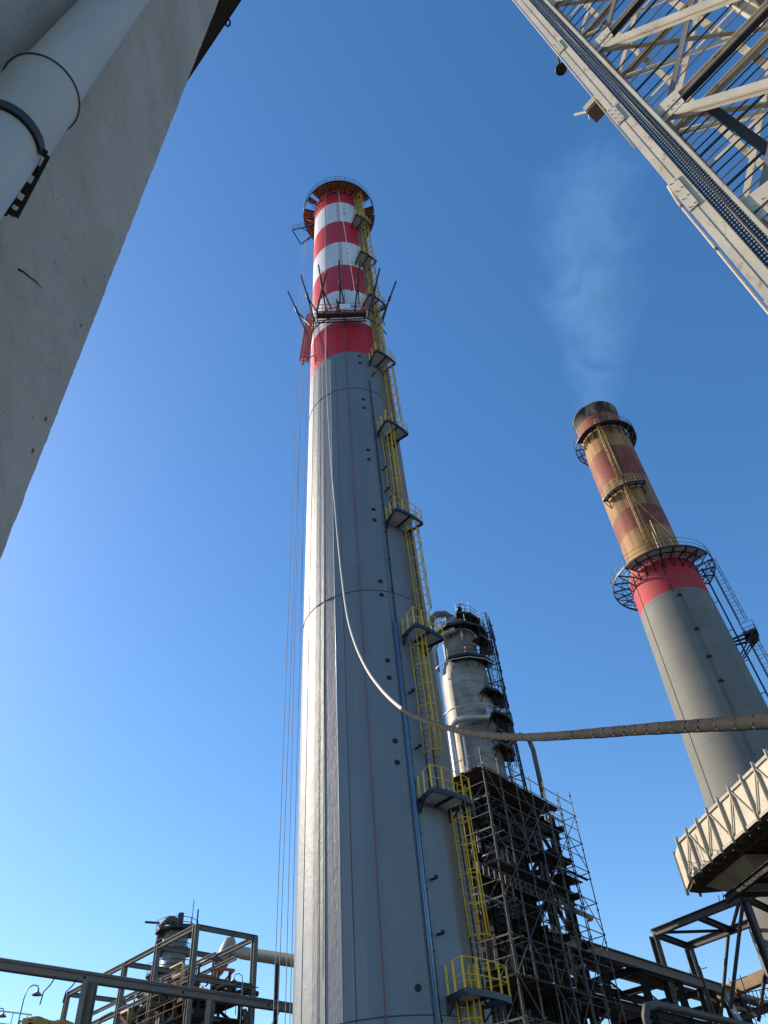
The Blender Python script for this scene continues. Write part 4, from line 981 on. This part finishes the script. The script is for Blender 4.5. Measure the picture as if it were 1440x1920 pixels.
# floors and clutter in it
for (z, u0_, u1_) in ((HB - 4.2, 1.0, s1 * .55), (HB - 5.6, .2, s1 * 1.3), (HB - 9.5, 0, LF * .8)):
    b = MB(); p = [Q(u0_, 0, 0), Q(u1_, 0, 0), Q(u1_, WB, 0), Q(u0_, WB, 0)]; b.prism([(q.x, q.y) for q in p], z, z + .1); b.build('floor_plate', M['soffit'], fr)
    b = MB()
    for h in (.6, 1.1):
        b.tube(Q(u0_, -.3, z + h), Q(u1_, -.3, z + h), .035, 4)
    u = u0_
    while u < u1_: b.tube(Q(u, -.3, z), Q(u, -.3, z + 1.1), .03, 4); u += 1.3
    b.build('railing', M['brownsteel'], fr)
rnd = random.Random(11); cl = empty('pipework', Q(2, 2, GZ), 'cluttered pipes, valves and stairs packed low inside the left steel box frame', 'pipework')
for i in range(85):
    u = rnd.uniform(0, LF * .8); v = rnd.uniform(-.5, WB); z0 = rnd.uniform(12.5, 16.0); h = rnd.uniform(.8, 2.6); du = rnd.uniform(-2, 2); rr = rnd.choice((.06, .1, .14, .2)); b = MB()
    b.path([Q(u, v, z0), Q(u, v, z0 + h - .2), Q(u + .15 * du, v, z0 + h), Q(u + du, v, z0 + h), Q(u + du, v + 1, z0 + h)], rr, 7); b.build('pipe', M[rnd.choice(('alumdark', 'greysteel', 'brownsteel', 'browndark', 'ladderrust'))], cl)
for i in range(34):
    u = rnd.uniform(0, LF * .8); v = rnd.uniform(0, WB); z = rnd.uniform(13.5, 17.4); b = MB(); b.box(Q(u, v, z), (rnd.uniform(.4, 1.3), rnd.uniform(.4, 1), rnd.uniform(.4, 1.2)), .7); q = Q(u, v, z); b.tube(q, q + V((0, 0, 1.1)), .12, 8); b.build('valve_box', M[rnd.choice(('browndark', 'brownsteel', 'greysteel'))], cl)
# small column
hdc = 95; c4 = P(326, 1790, hdc); c4t = P(330, 1745, hdc).z
sc_ = empty('distillation_column', V((c4.x, c4.y, GZ)), 'small sooty column with jumbled top platform behind the left steel frame', 'column')
b = MB(); b.lathe(c4, [(.01, c4t + .6), (.9, c4t + .3), (1.25, c4t - .6), (1.3, c4t - 3.4), (1.75, c4t - 4.2), (1.75, 6)], 32); b.build('shell', mj, sc_)
for dz, rr in ((-.3, 2.3), (-2.3, 2.1), (-4.6, 2.7), (-7, 2.7)):
    b = MB(); b.lathe(c4, [(1.2, c4t + dz), (rr, c4t + dz), (rr, c4t + dz + .2), (1.2, c4t + dz + .2)], 10, close=True, smooth=False)
    for h in (.6, 1.1): b.path([c4 + V((rr * math.cos(a * .63), rr * math.sin(a * .63), 0)) * 1 + V((0, 0, c4t + dz + h - c4.z)) for a in range(10)], .04, 4, closed=True)
    for a in range(10): q = c4 + V((rr * math.cos(a * .63), rr * math.sin(a * .63), 0)); q.z = c4t + dz; b.tube(q, q + V((0, 0, 1.1)), .04, 4)
    b.build('platform', M['dark'], sc_)
b = MB(); q = V((c4.x, c4.y, c4t + .5))
b.path([q, q + V((0, 0, .5)), q + V((-.9, 0, .8)), q + V((-1.7, 0, .3)), q + V((-1.9, 0, -2.0))], .35, 10); b.build('overhead_pipe', M['alumdark'], sc_)
b = MB(); b.bar(q + V((-3.7, 0, .7)), q + V((2.4, 0, -.2)), .2, .2); b.bar(q + V((1.6, 0, 0)), q + V((1.6, 0, 2.6)), .06, .06); b.bar(q + V((.3, 0, 0)), q + V((.3, 0, 1.3)), .5, .4); b.bar(q + V((-.6, 0, 0)), q + V((-.6, 0, 1.0)), .3, .3); b.bar(q + V((2.2, 0, -.8)), q + V((2.2, 0, 1.5)), .12, .12); b.build('davit', M['dark'], sc_)
# tan duct with an elbow
du = P(560, 1803, 70); dv2 = P(455, 1787, 73)
b = MB(); e0 = P(430, 1779, 73.6); e1_ = P(421, 1800, 73.6); e2_ = P(405, 1830, 73.6)
b.path([du + (du - dv2) * .4, du, dv2, e0 + V((.25, 0, -.1)), e0 + V((-.35, 0, -.2))], .48, 14)
dt = empty('duct', V((dv2.x, dv2.y, GZ)), 'tan round duct from a dished elbow to the left edge of the tall chimney', 'duct'); b.build('duct_run', M['ducttan'], dt)
b = MB(); b.path([P(440, 1762, 73.6), P(432, 1766, 73.6), P(424, 1785, 73.6), P(415, 1808, 73.6), P(408, 1826, 73.6)], .6, 16, rs=[.3, .55, .62, .55, .35]); b.build('elbow', M['ducttan'], dt)
b = MB(); q = P(520, 1798, 71); b.bar(V((q.x, q.y, GZ)), q - V((0, 0, .45)), .3, .3); b.build('support', M['browndark'], dt)
b = MB(); b.bar(P(395, 1868, 70), P(440, 1818, 70), .15, .15); b.bar(P(405, 1815, 70), P(440, 1820, 70), .2, .2); b.bar(P(408, 1822, 70), P(385, 1850, 70), .12, .12)
tag(b.build('steel_bracket', M['redsteel']), 'red steel bracket below the dished elbow of the duct', 'bracket')
# street lamps
def lamp(px, py, hd, scale, lb, rev=False):
    h = P(px, py, hd); e = empty('lamp', V((h.x - .9 * scale, h.y, GZ)), lb, 'lamp', 'swan-neck yard lamps')
    s_ = -1 if rev else 1; x_ = h.x - .9 * scale * s_
    b = MB(); b.path([V((x_, h.y, GZ)), V((x_, h.y, h.z - .2)), V((x_ + .1 * scale * s_, h.y, h.z + .35 * scale)), V((x_ + .45 * scale * s_, h.y, h.z + .55 * scale)), V((x_ + .85 * scale * s_, h.y, h.z + .45 * scale)), V((h.x, h.y, h.z + .2 * scale))], .045 * scale, 6); b.build('post', M['lampgrey'], e)
    b = MB(); b.lathe(h, [(.07 * scale, h.z + .3 * scale), (.1 * scale, h.z + .1 * scale), (.36 * scale, h.z - .12 * scale), (.34 * scale, h.z - .14 * scale), (.05, h.z)], 14); b.build('lamp_shade', M['lampgrey'], e)
lamp(70, 1862, 42, .62, 'swan-neck yard lamp with bell shade under the left pipe bridge')
lamp(438, 1838, 60, .7, 'small yard lamp with bell shade just left of the right post of the frame', True)
lamp(5, 1903, 50, .6, 'yard lamp at the extreme bottom left corner')
b = MB()
for (x0_, y0_, x1_, y1_) in ((425, 1842, 485, 1852), (420, 1856, 478, 1864)): b.tube(P(x0_, y0_, 66), P(x1_, y1_, 66), .035, 4)
for x_ in (427, 445, 478): q = P(x_, 1842 + (x_ - 425) * .15, 66); b.tube(q, q - V((0, 0, 2)), .035, 4)
tag(b.build('railing', M['dark']), 'thin dark railing between the small lamp and the right post of the frame', 'railing')
b = MB()
for k, h in ((0, 0), (0, .5)): b.tube(P(-20, 1893, 46) + V((0, 0, -h)), P(60, 1903, 47) + V((0, 0, -h)), .035, 4)
for x_ in (0, 25, 52): q = P(x_, 1896 + x_ * .12, 46.5); b.tube(q, q - V((0, 0, 3)), .035, 4)
tag(b.build('railing', M['galv']), 'pale tube railing at the bottom left edge below the bell lamp', 'railing')
# yellow machine
ym = empty('air_cooler', P(95, 1925, 44), 'rusty yellow boxy plant with round-topped ends at the bottom left edge', 'machine')
q0, q1 = P(58, 1908, 44), P(150, 1912, 47); yd = (q1 - q0).normalized()
b = MB(); b.bar(q0 - V((0, 0, 1.5)), q1 - V((0, 0, 1.5)), 1.8, 1.9); b.build('housing', M['machine'], ym)
for t, hh in ((.10, .50), (.36, .36), (.62, .42), (.88, .25)):
    p = q0.lerp(q1, t); b = MB(); b.box(p + V((0, 0, hh / 2 - .55)), (.85, .8, hh), math.atan2(yd.y, yd.x)); b.lathe(p, [(.01, p.z + hh - .5), (.3, p.z + hh - .5), (.36, p.z + hh - .56), (.36, p.z + hh - .7)], 14); b.build('fan_housing', M['machine'], ym)
    b = MB(); b.box(p + V((.05, -.42, hh / 2 - .6)), (.55, .04, .3), math.atan2(yd.y, yd.x)); b.build('opening', M['black'], ym)
b = MB()
for h in (.0, .35): b.tube(q0 + V((0, -1.0, h - .7)), q1 + V((0, -1.0, h - .7)), .035, 5)
for k in range(9): p = q0.lerp(q1, k / 8); b.bar(p + V((0, -1.0, -.3)), p + V((0, -1.0, -2.4)), .05, .05)
b.build('railing', M['ladderrust'], ym)

# ================================================================== lattice tower, upper right (near)
w0 = V((4.83, 4.36, 0)); tu = V((.683, -.730, 0)).normalized(); tw = V((.730, .683, 0)).normalized()     # tu across the face, tw away from us
lt = empty('lattice_tower', V((w0.x, w0.y, GZ)), 'cream painted lattice steel tower filling the upper right corner', 'tower')
def T(s_, t_, z): q = w0 + tu * s_ + tw * t_; return V((q.x, q.y, z))
ZH = 34
WT, DT = 2.55, 2.6
legs = [(0.07, .1), (WT, .1), (.0, DT), (WT, DT)]
for (s_, t_) in legs[1:]:
    b = MB(); b.ibeam(T(s_, t_, GZ), T(s_, t_, ZH), .22, .22, .02, upv=tu); b.build('leg', M['creamsteel'], lt)
# near leg: outer channel, web plate, inner angle
b = MB(); b.bar(T(-.40, -.02, GZ), T(-.40, -.02, ZH), .10, .025, upv=tw); b.bar(T(-.445, .06, GZ), T(-.445, .06, ZH), .012, .16, upv=tw); b.bar(T(-.29, -.012, GZ), T(-.29, -.012, ZH), .13, .02, upv=tw)
b.bar(T(.02, -.03, GZ), T(.02, -.03, ZH), .05, .02, upv=tw); b.bar(T(.05, .07, GZ), T(.05, .07, ZH), .015, .2, upv=tw)
b.build('leg', M['creamsteel'], lt)
def perf_mat():
    mt, nt, b = newmat('perforated_black_tray')
    tc = nd(nt, 'ShaderNodeNewGeometry'); sx = nd(nt, 'ShaderNodeSeparateXYZ'); nt.links.new(tc.outputs['Position'], sx.inputs[0])
    s_ = mth(nt, 'ADD', mth(nt, 'MULTIPLY', sx.outputs[0], tu.x), mth(nt, 'MULTIPLY', sx.outputs[1], tu.y))
    pz, ps = .075, .042
    a = mth(nt, 'SUBTRACT', mth(nt, 'FRACT', mth(nt, 'DIVIDE', s_, ps)), .5); c = mth(nt, 'SUBTRACT', mth(nt, 'FRACT', mth(nt, 'DIVIDE', sx.outputs[2], pz)), .5)
    d = mth(nt, 'ADD', mth(nt, 'MULTIPLY', a, mth(nt, 'MULTIPLY', a, 1.0)), mth(nt, 'MULTIPLY', c, mth(nt, 'MULTIPLY', c, 1.6)))
    mk = mth(nt, 'LESS_THAN', d, .10)
    nt.links.new(mixc(nt, mk, (.012, .012, .013), (.80, .78, .72)), b.inputs['Base Color']); b.inputs['Roughness'].default_value = .5
    return mt
M['perf'] = perf_mat()
for s0_, s1_, tt in ((-.215, -.10, .0), (-.085, -.005, .03)):
    b = MB(); b.bar(T((s0_ + s1_) / 2, tt, GZ), T((s0_ + s1_) / 2, tt, ZH), s1_ - s0_, .012, upv=tw); tr = b.build('cable_tray', M['perf'], lt)
    b = MB(); b.bar(T(s0_ - .005, tt - .02, GZ), T(s0_ - .005, tt - .02, ZH), .008, .06, upv=tw); b.bar(T(s1_ + .002, tt - .02, GZ), T(s1_ + .002, tt - .02, ZH), .008, .06, upv=tw); b.build('tray_side', M['darkpipe'], tr)
b = MB()
for k, s_ in enumerate((-.095, -.088)): b.path([T(s_ + .012 * math.sin(z * 1.3 + k), -.02, z) for z in [GZ + .7 * i for i in range(50)]], .006, 5)
b.build('cable', M['creamdull'], lt)
# splice plates
for z, h_, mm in ((7.0, .5, 'creamsteel'), (9.9, .9, 'creamsteel'), (13.3, .7, 'creamdull'), (17.6, .6, 'creamsteel')):
    b = MB(); b.bar(T(-.385, -.045, z), T(-.385, -.045, z + h_), .15, .015, upv=tw)
    for kx in (-.43, -.35):
        for kz in range(4): q = T(kx, -.055, z + .06 + kz * (h_ - .12) / 3); b.tube(q, q - tw * .02, .012, 6)
    b.build('splice_plate', M[mm], lt)
# outer conduit
b = MB(); b.path([T(-.50, .02, z) for z in (GZ, 7, 9, 10.4)] + [T(-.47, .03, 10.9)], .018, 8); b.path([T(-.49, .1, z) for z in (12.6, 20, ZH)], .014, 6); b.build('conduit', M['creamdull'], lt)
b = MB()
for z in (5.6, 7.2, 8.9, 10.2): b.tube(T(-.50, .02, z), T(-.50, .02, z + .06), .026, 8)
b.build('coupling', M['brownsteel'], lt)
# levels
lev = [1.9, 5.5, 9.13, 12.67, 16.58, 20.4, 24.2, 28, 31.8]
for z in lev:
    for t_ in (0.1, DT):
        b = MB(); b.ibeam(T(.03, t_, z), T(WT, t_, z), .13, .15, .013, upv=(0, 0, 1)); b.build('horizontal_beam', M['creamsteel'] if t_ else M['greysteel'], lt)
    for s_ in (.05, WT): b = MB(); b.ibeam(T(s_, .1, z + .01), T(s_, DT, z + .01), .12, .2, .015, upv=(0, 0, 1)); b.build('horizontal_beam', M['creamsteel'], lt)
for z in (9.13, 12.67, 16.58):
    b = MB(); b.bar(T(.03, .06, z - .16), T(WT, .06, z - .16), .10, .05, upv=(0, 0, 1)); b.build('horizontal_beam', M['darkpipe'], lt)
for i in range(len(lev) - 1):
    z0, z1 = lev[i], lev[i + 1]
    b = MB(); b.bar(T(.05, .04, z1), T(WT, .04, z0), .15, .035, upv=tw); b.bar(T(.05, .12, z1 - .02), T(WT, .12, z0 - .02), .02, .12, upv=tw); b.build('diagonal', M['creamsteel'], lt)
    b = MB(); b.bar(T(.05, .2, z0), T(WT, .2, z1), .11, .02, upv=tw); b.bar(T(.0, .24, z0), T(WT, .24, z1), .02, .1, upv=tw); b.build('diagonal', M['greysteel'], lt)
    b = MB(); b.bar(T(0, DT - .05, z0), T(WT, DT - .05, z1), .13, .03, upv=tw); b.bar(T(WT, DT - .1, z0), T(0, DT - .1, z1), .09, .03, upv=tw); b.build('diagonal', M['creamsteel'], lt)
    b = MB(); b.bar(T(WT, .1, z0), T(WT, DT, z1), .13, .03, upv=tu); b.bar(T(0.05, .1, z0), T(.05, DT, z1), .09, .03, upv=tu); b.build('diagonal', M['creamdull'], lt)
    zm = (z0 + z1) / 2
    b = MB(); b.bar(T(0, DT - .02, zm), T(WT, DT - .02, zm), .09, .02, upv=tw); b.build('horizontal_beam', M['creamsteel'], lt)
    b = MB(); b.bar(T(WT, .1, zm), T(WT, DT, zm), .09, .02, upv=tu); b.build('horizontal_beam', M['creamdull'], lt)
    b = MB(); b.bar(T(.05, .1, z0), T(WT, DT, z0), .07, .07); b.build('plan_brace', M['creamsteel'], lt)
    b = MB(); b.bar(T(WT * .5, DT - .03, zm), T(0, DT - .03, z1), .06, .02, upv=tw); b.build('diagonal', M['creamdull'], lt)
    b = MB(); b.bar(T(WT * .5, DT - .03, zm), T(WT, DT - .03, z1), .06, .02, upv=tw); b.build('diagonal', M['creamsteel'], lt)
    b = MB(); c_ = T(.16, .015, z1); p = [T(.0, .015, z1 - .34), T(.42, .015, z1 - .34), T(.46, .015, z1 + .16), T(.0, .015, z1 + .24)]
    b.add(p + [q + tw * .016 for q in p], [(0, 1, 2, 3), (7, 6, 5, 4), (0, 4, 5, 1), (1, 5, 6, 2), (2, 6, 7, 3), (3, 7, 4, 0)])
    for bx in (.12, .22, .32):
        for bz in (-.22, -.05): q = T(bx, .015, z1 + bz); b.tube(q, q - tw * .018, .013, 6)
    b.build('gusset', M['creamsteel'], lt)
# flat rails of the back face and inner verticals
for s_, wd in ((.73, .12), (1.98, .15)):
    b = MB(); b.bar(T(s_, DT + .12, GZ), T(s_, DT + .12, ZH), wd, .02, upv=tw); b.bar(T(s_ + wd / 2, DT + .18, GZ), T(s_ + wd / 2, DT + .18, ZH), .015, .12, upv=tw); b.build('guide_rail', M['creamsteel'], lt)
b = MB(); b.bar(T(.75, .5, 9.13), T(.62, .5, 12.67), .13, .13, upv=tw); b.build('inner_post', M['browndark'], lt)
b = MB(); b.bar(T(.75, .5, 4.5), T(.62, .5, 9.13), .13, .13, upv=tw); b.build('inner_post', M['browndark'], lt)
# thin horizontal bars
zr = 6.2; kk = 0
while zr < 25:
    b = MB(); r_ = .014 if kk % 5 else .024
    b.tube(T(.0, .45, zr), T(WT - .05, .45, zr), r_, 6); b.build('bar', M['darkpipe'] if kk % 3 else M['creamdull'], lt)
    zr += .215 if zr < 12.6 else .42; kk += 1
# floodlight and small lamp hanging off the tower
fq = P(1122, 198, 7.0)
fl = empty('floodlight', fq, 'weathered floodlight with finned body on the outer leg of the lattice tower', 'floodlight')
hx = tu; b = MB(); b.bar(fq - tu * .22, fq + tu * .16, .34, .2, upv=(0, 0, 1)); 
for k in range(6): b.bar(fq - tu * (.2 - k * .06) + V((0, 0, .12)), fq - tu * (.2 - k * .06) + V((0, 0, .17)), .02, .3)
b.build('body', M['creamdull'], fl)
b = MB(); b.bar(fq - tu * .22 - V((0, 0, .13)), fq + tu * .16 - V((0, 0, .13)), .3, .04, upv=(0, 0, 1)); b.build('lens', M['greysteel'], fl)
b = MB(); b.tube(fq - tu * .15 + V((0, 0, .1)), fq - tu * .42 + V((0, 0, .55)), .028, 8); b.bar(fq + tu * .1, T(-.42, .05, fq.z), .05, .05); b.bar(fq - V((0, 0, .1)), fq + tu * .12 - V((0, 0, .38)), .03, .03); b.build('bracket', M['creamdull'], fl)
lq = P(1052, 130, 6.9)
lm = empty('lamp', lq, 'small dark round lamp on a short arm off the lattice tower', 'lamp')
b = MB(); b.lathe(lq, [(.02, lq.z + .14), (.07, lq.z + .12), (.13, lq.z), (.12, lq.z - .02), (.05, lq.z - .01), (.01, lq.z - .01)], 16); b.build('lamp_shade', M['dark'], lm)
b = MB(); b.tube(lq + V((0, 0, .1)), T(-.44, .05, lq.z + .1), .02, 8); b.build('arm', M['dark'], lm)

# ================================================================== near building on the left
XW, YE = -.833, 1.19
def wall_mat():
    mt, nt, b = newmat('rough_grey_render')
    n1 = noise(nt, pos(nt), 1.6, 8, .65); n2 = noise(nt, pos(nt), 14, 8, .7); n3 = noise(nt, pos(nt), 60, 4, .6)
    c = mixc(nt, ramp(nt, n1, [(.32, 0.0), (.68, 1.0)]), (.39, .33, .27), (.53, .45, .38))
    c = mixc(nt, ramp(nt, n2, [(.54, 0.0), (.70, .4)]), c, (.20, .18, .165))
    vo = nd(nt, 'ShaderNodeTexVoronoi'); vo.inputs['Scale'].default_value = 26; nt.links.new(pos(nt), vo.inputs['Vector'])
    sp_ = mth(nt, 'MULTIPLY', mth(nt, 'LESS_THAN', vo.outputs['Distance'], .10), mth(nt, 'GREATER_THAN', noise(nt, pos(nt), 5, 2), .56))
    c = mixc(nt, mth(nt, 'MULTIPLY', sp_, .7), c, (.09, .075, .065))
    nt.links.new(c, b.inputs['Base Color']); b.inputs['Roughness'].default_value = .9
    bn = nd(nt, 'ShaderNodeBump'); bn.inputs['Strength'].default_value = .9; bn.inputs['Distance'].default_value = .016
    nt.links.new(mth(nt, 'ADD', mth(nt, 'MULTIPLY', n2, 1.0), mth(nt, 'ADD', mth(nt, 'MULTIPLY', n3, .35), mth(nt, 'MULTIPLY', n1, 1.5))), bn.inputs['Height']); nt.links.new(bn.outputs[0], b.inputs['Normal'])
    return mt
bd = empty('building', (XW - 1.5, -.6, GZ), 'rough grey rendered wall of a building with a downpipe, close on the left', 'building')
b = MB(); rnd = random.Random(3); N = 640; ZW = 8.9; prev = None; edge = []
import mathutils
for i in range(N + 1):
    z = GZ + (ZW - GZ) * i / N
    off = .004 * mathutils.noise.noise(V((z * 3, 1, 0))) + .003 * mathutils.noise.noise(V((z * 14, 5, 0))) + .004 * mathutils.noise.noise(V((z * 45, 9, 0)))
    edge.append((YE + off, z))
vs = []
for y, z in edge: vs += [(XW, -4, z), (XW, y - .02, z), (XW - .006, y - .005, z), (XW - .02, y, z), (XW - 3, y, z)]
fs = []
for i in range(N):
    for k in range(4): fs.append((5 * i + k, 5 * i + k + 1, 5 * i + 6 + k, 5 * i + 5 + k))
b.add(vs, fs, 0, False)
b.add([(XW, -4, GZ), (XW - 3, -4, GZ), (XW - 3, -4, ZW), (XW, -4, ZW), (XW - 3, YE, GZ), (XW - 3, YE, ZW)], [(0, 1, 2, 3), (1, 4, 5, 2)])
b.build('wall', wall_mat(), bd, recalc=False)
# roof
ea, eb = Z(358, 138, ZW), Z(450, 0, ZW)
ed = (eb - ea).normalized(); ec = ea + ed * 1.4
M['roofdark'] = mat('dark_green_roof_sheet', (.022, .026, .02), .6, 0, .3, 4)
ea = ea - ed * .9; ec = ea + ed * 3.4
b = MB(); b.prism([(ea.x, ea.y), (ec.x, ec.y), (ec.x - 1.5, ec.y - 2.5), (XW - 3.2, -4.2), (XW - 3.2, ea.y)], ZW, ZW + .06); b.bar(ea + V((0, 0, .11)), ec + V((0, 0, .11)), .03, .14); b.build('roof', M['roofdark'], bd)
# coil of wire
cq = Z(426, 42, ZW + .02); b = MB()
for r_, dx, dz in ((.035, 0, 0), (.028, .012, -.03), (.04, .008, -.02)):
    b.path([cq + V((dx, 0, dz)) + ed.cross(V((0, 0, 1))) * 0 + rt * (r_ * math.cos(a * .5236) * .7) + up * (r_ * math.sin(a * .5236)) for a in range(12)], .0045, 6, closed=True)
b.path([cq, cq - rt * .05 + up * .0, cq - rt * .12], .004, 5)
tag(b.build('wire_coil', M['black']), 'small coil of black wire hanging from the dark roof edge top left', 'wire')
# crack
b = MB(); c0 = [(35, 505), (45, 510), (58, 521), (68, 528), (78, 540)]
def onwall(px, py): v = ray(px, py); return v * ((XW + .002) / v.x)
b.path([onwall(*c) for c in c0], .0018, 5, rs=[.003, .002, .0016, .0014, .0006]); tag(b.build('crack', M['black'], bd), 'short dark crack')
for c in ((196, 518), (86, 785), (62, 845), (152, 610)): 
    b = MB(); q = onwall(*c); b.add([q + V((.001, .004 * math.cos(a * 1.05) * rnd.uniform(.6, 1.4), .006 * math.sin(a * 1.05) * rnd.uniform(.6, 1.6))) for a in range(6)], [tuple(range(6))]); b.build('chip', M['brownsteel'], bd, recalc=False)
# downpipe
pcx, pcy, pr = -.728, .529, .075
M['plastic'] = mat('grey_pvc', (.50, .455, .40), .42, 0, .08, 3, .3)
M['plasticdirty'] = mat('dusty_pvc', (.52, .47, .40), .5, 0, .14, 4, .12)
M['rubber'] = mat('brown_seal', (.09, .06, .045), .7, 0, .2)
M['zinc'] = mat('zinc_strap', (.045, .04, .04), .5, .3, .25)
dp = empty('downpipe', (pcx, pcy, GZ), 'thick grey plastic downpipe with a socket and zinc strap on the near wall', 'downpipe')
b = MB(); b.lathe((pcx, pcy), [(pr, GZ), (pr, 1.77)], 64); b.build('lower_pipe', M['plastic'], dp)
b = MB(); b.lathe((pcx, pcy), [(pr, 2.0), (pr, 8.8)], 64); b.build('upper_pipe', M['plasticdirty'], dp)
b = MB(); b.lathe((pcx, pcy), [(pr + .001, 1.75), (pr + .009, 1.765), (pr + .009, 2.05), (pr + .012, 2.06), (pr + .012, 2.075), (pr, 2.085)], 64); so_ = b.build('socket', M['plastic'], dp)
b = MB(); b.path([(pcx + (pr + .012) * math.sin(a * .1309), pcy - (pr + .012) * math.cos(a * .1309), 2.062) for a in range(48)], .0035, 6, closed=True); b.build('seal', M['rubber'], so_)
b = MB(); H_ = .016; zs_ = 1.735
arc = [V((pcx + (pr + .004) * math.sin(R(t)), pcy - (pr + .004) * math.cos(R(t)), zs_)) for t in range(-60, 112, 6)]
b.add([p + V((0, 0, H_)) for p in arc] + [p - V((0, 0, H_)) for p in arc], [(i, i + 1, len(arc) + i + 1, len(arc) + i) for i in range(len(arc) - 1)])
arc2 = [V((pcx + (pr + .008) * math.sin(R(t)), pcy - (pr + .008) * math.cos(R(t)), zs_)) for t in range(-60, 112, 6)]
b.add([p + V((0, 0, H_)) for p in arc2] + [p - V((0, 0, H_)) for p in arc2], [(i, i + 1, len(arc) + i + 1, len(arc) + i) for i in range(len(arc) - 1)])
b.add([p + V((0, 0, -H_)) for p in arc] + [p - V((0, 0, H_)) for p in arc2], [(i, i + 1, len(arc) + i + 1, len(arc) + i) for i in range(len(arc) - 1)])
sa_, sb_ = arc2[-1], Z(22, 402, zs_)
sdv = (sb_ - sa_).normalized()
wv = V((sdv.y, -sdv.x, 0)); L_ = (sb_ - sa_).length
for s_ in (-1, 1): b.bar(sa_ + wv * s_ * .0105, sb_ + wv * s_ * .0105, .009, .004)
for t in (.0, .24, .30, .52, .60, .80, .97): b.bar(sa_.lerp(sb_, t) - sdv * .008, sa_.lerp(sb_, t) + sdv * .008, .014, .004)
b.tube(sb_ - wv * .012 + V((0, 0, .004)), sb_ - wv * .012 - V((0, 0, .012)), .007, 8)
b.build('strap', M['zinc'], dp)

# ================================================================== wrapped hose
hs = empty('hose', P(1440, 1352, 3.0), 'wrapped flexible hose sagging across the view and up the tall chimney', 'hose')
def cr_(pts, n=10):
    out = []
    for i in range(len(pts) - 1):
        p0, p1, p2_, p3_ = pts[max(i - 1, 0)], pts[i], pts[i + 1], pts[min(i + 2, len(pts) - 1)]
        for k in range(n):
            t = k / n; out.append(.5 * ((2 * p1) + (p2_ - p0) * t + (2 * p0 - 5 * p1 + 4 * p2_ - p3_) * t * t + (3 * p1 - p0 - 3 * p2_ + p3_) * t ** 3))
    out.append(pts[-1]); return out
hpts = [(1760, 1330, 1.9), (1600, 1340, 2.15), (1440, 1352, 2.55), (1320, 1360, 2.9), (1200, 1368, 3.35), (1100, 1376, 3.85), (1000, 1382, 4.6), (930, 1380, 5.2), (860, 1370, 6.1), (800, 1352, 7.0), (755, 1330, 8.2), (715, 1293, 9.8), (685, 1250, 11.4), (663, 1200, 13.2), (650, 1150, 15), (641, 1085, 17.5), (633, 1010, 20), (627, 940, 22.5), (620, 860, 25.5), (614, 760, 28.5), (611, 680, 30.2), (611, 605, 31)]
hv = cr_([P(*q) for q in hpts])
cut = 10 * 10
M['wrap'] = None
mt, nt_, bb_ = newmat('woven_hose_sleeve')
n1 = noise(nt_, pos(nt_), 9, 5, .6); n2 = noise(nt_, pos(nt_), 120, 3, .6)
nt_.links.new(mixc(nt_, ramp(nt_, n1, [(.3, 0.0), (.7, 1.0)]), (.020, .0205, .021), (.042, .041, .041)), bb_.inputs['Base Color']); bb_.inputs['Roughness'].default_value = .95; bb_.inputs['Specular IOR Level'].default_value = .1  # sleeve colour darkened to stand in for shade on the near hose
bn = nd(nt_, 'ShaderNodeBump'); bn.inputs['Strength'].default_value = .5; bn.inputs['Distance'].default_value = .003; nt_.links.new(mth(nt_, 'ADD', n1, n2), bn.inputs['Height']); nt_.links.new(bn.outputs[0], bb_.inputs['Normal'])
M['wrap'] = mt
b = MB(); seg = hv[:cut + 1]; b.path(seg, .026, 14, rs=[.0258 + .0009 * math.sin(i * 1.9) + .0007 * math.sin(i * .57) for i in range(len(seg))]); SL = b
b = MB(); seg = hv[cut - 1:]; b.path(seg, .022, 10); b.build('bare_hose', M['hoseend'], hs)
# stitched wire ties along the sleeve
b = SL; acc = 0; last = 0
for i in range(1, cut):
    acc += (hv[i] - hv[i - 1]).length
    if acc - last > .105:
        last = acc; d = (hv[i + 1] - hv[i - 1]).normalized(); p = hv[i]; x = d.cross(V((0, 0, 1))).normalized(); y = x.cross(d)
        vdir = (-p).normalized(); o1 = (vdir - d * vdir.dot(d)).normalized(); o2 = d.cross(o1)
        for a0, a1 in ((.55, .95), (-.25, .2), (-.95, -.6)):
            pts = [p + (o1 * math.cos(a0 + (a1 - a0) * k / 3) + o2 * math.sin(a0 + (a1 - a0) * k / 3)) * .0262 + d * (.006 * k) for k in range(4)]
            b.path(pts, .0032, 5, mi=1)
b.build('sleeve', [M['wrap'], M['black']], hs)
b = MB(); e_ = hv[0]; b.path([e_, e_ + V((.3, -.1, -.3)), V((e_.x + .6, e_.y - .2, .2)), V((e_.x + .8, e_.y - .2, GZ + .03))], .029, 12); b.build('tail', M['wrap'], hs)
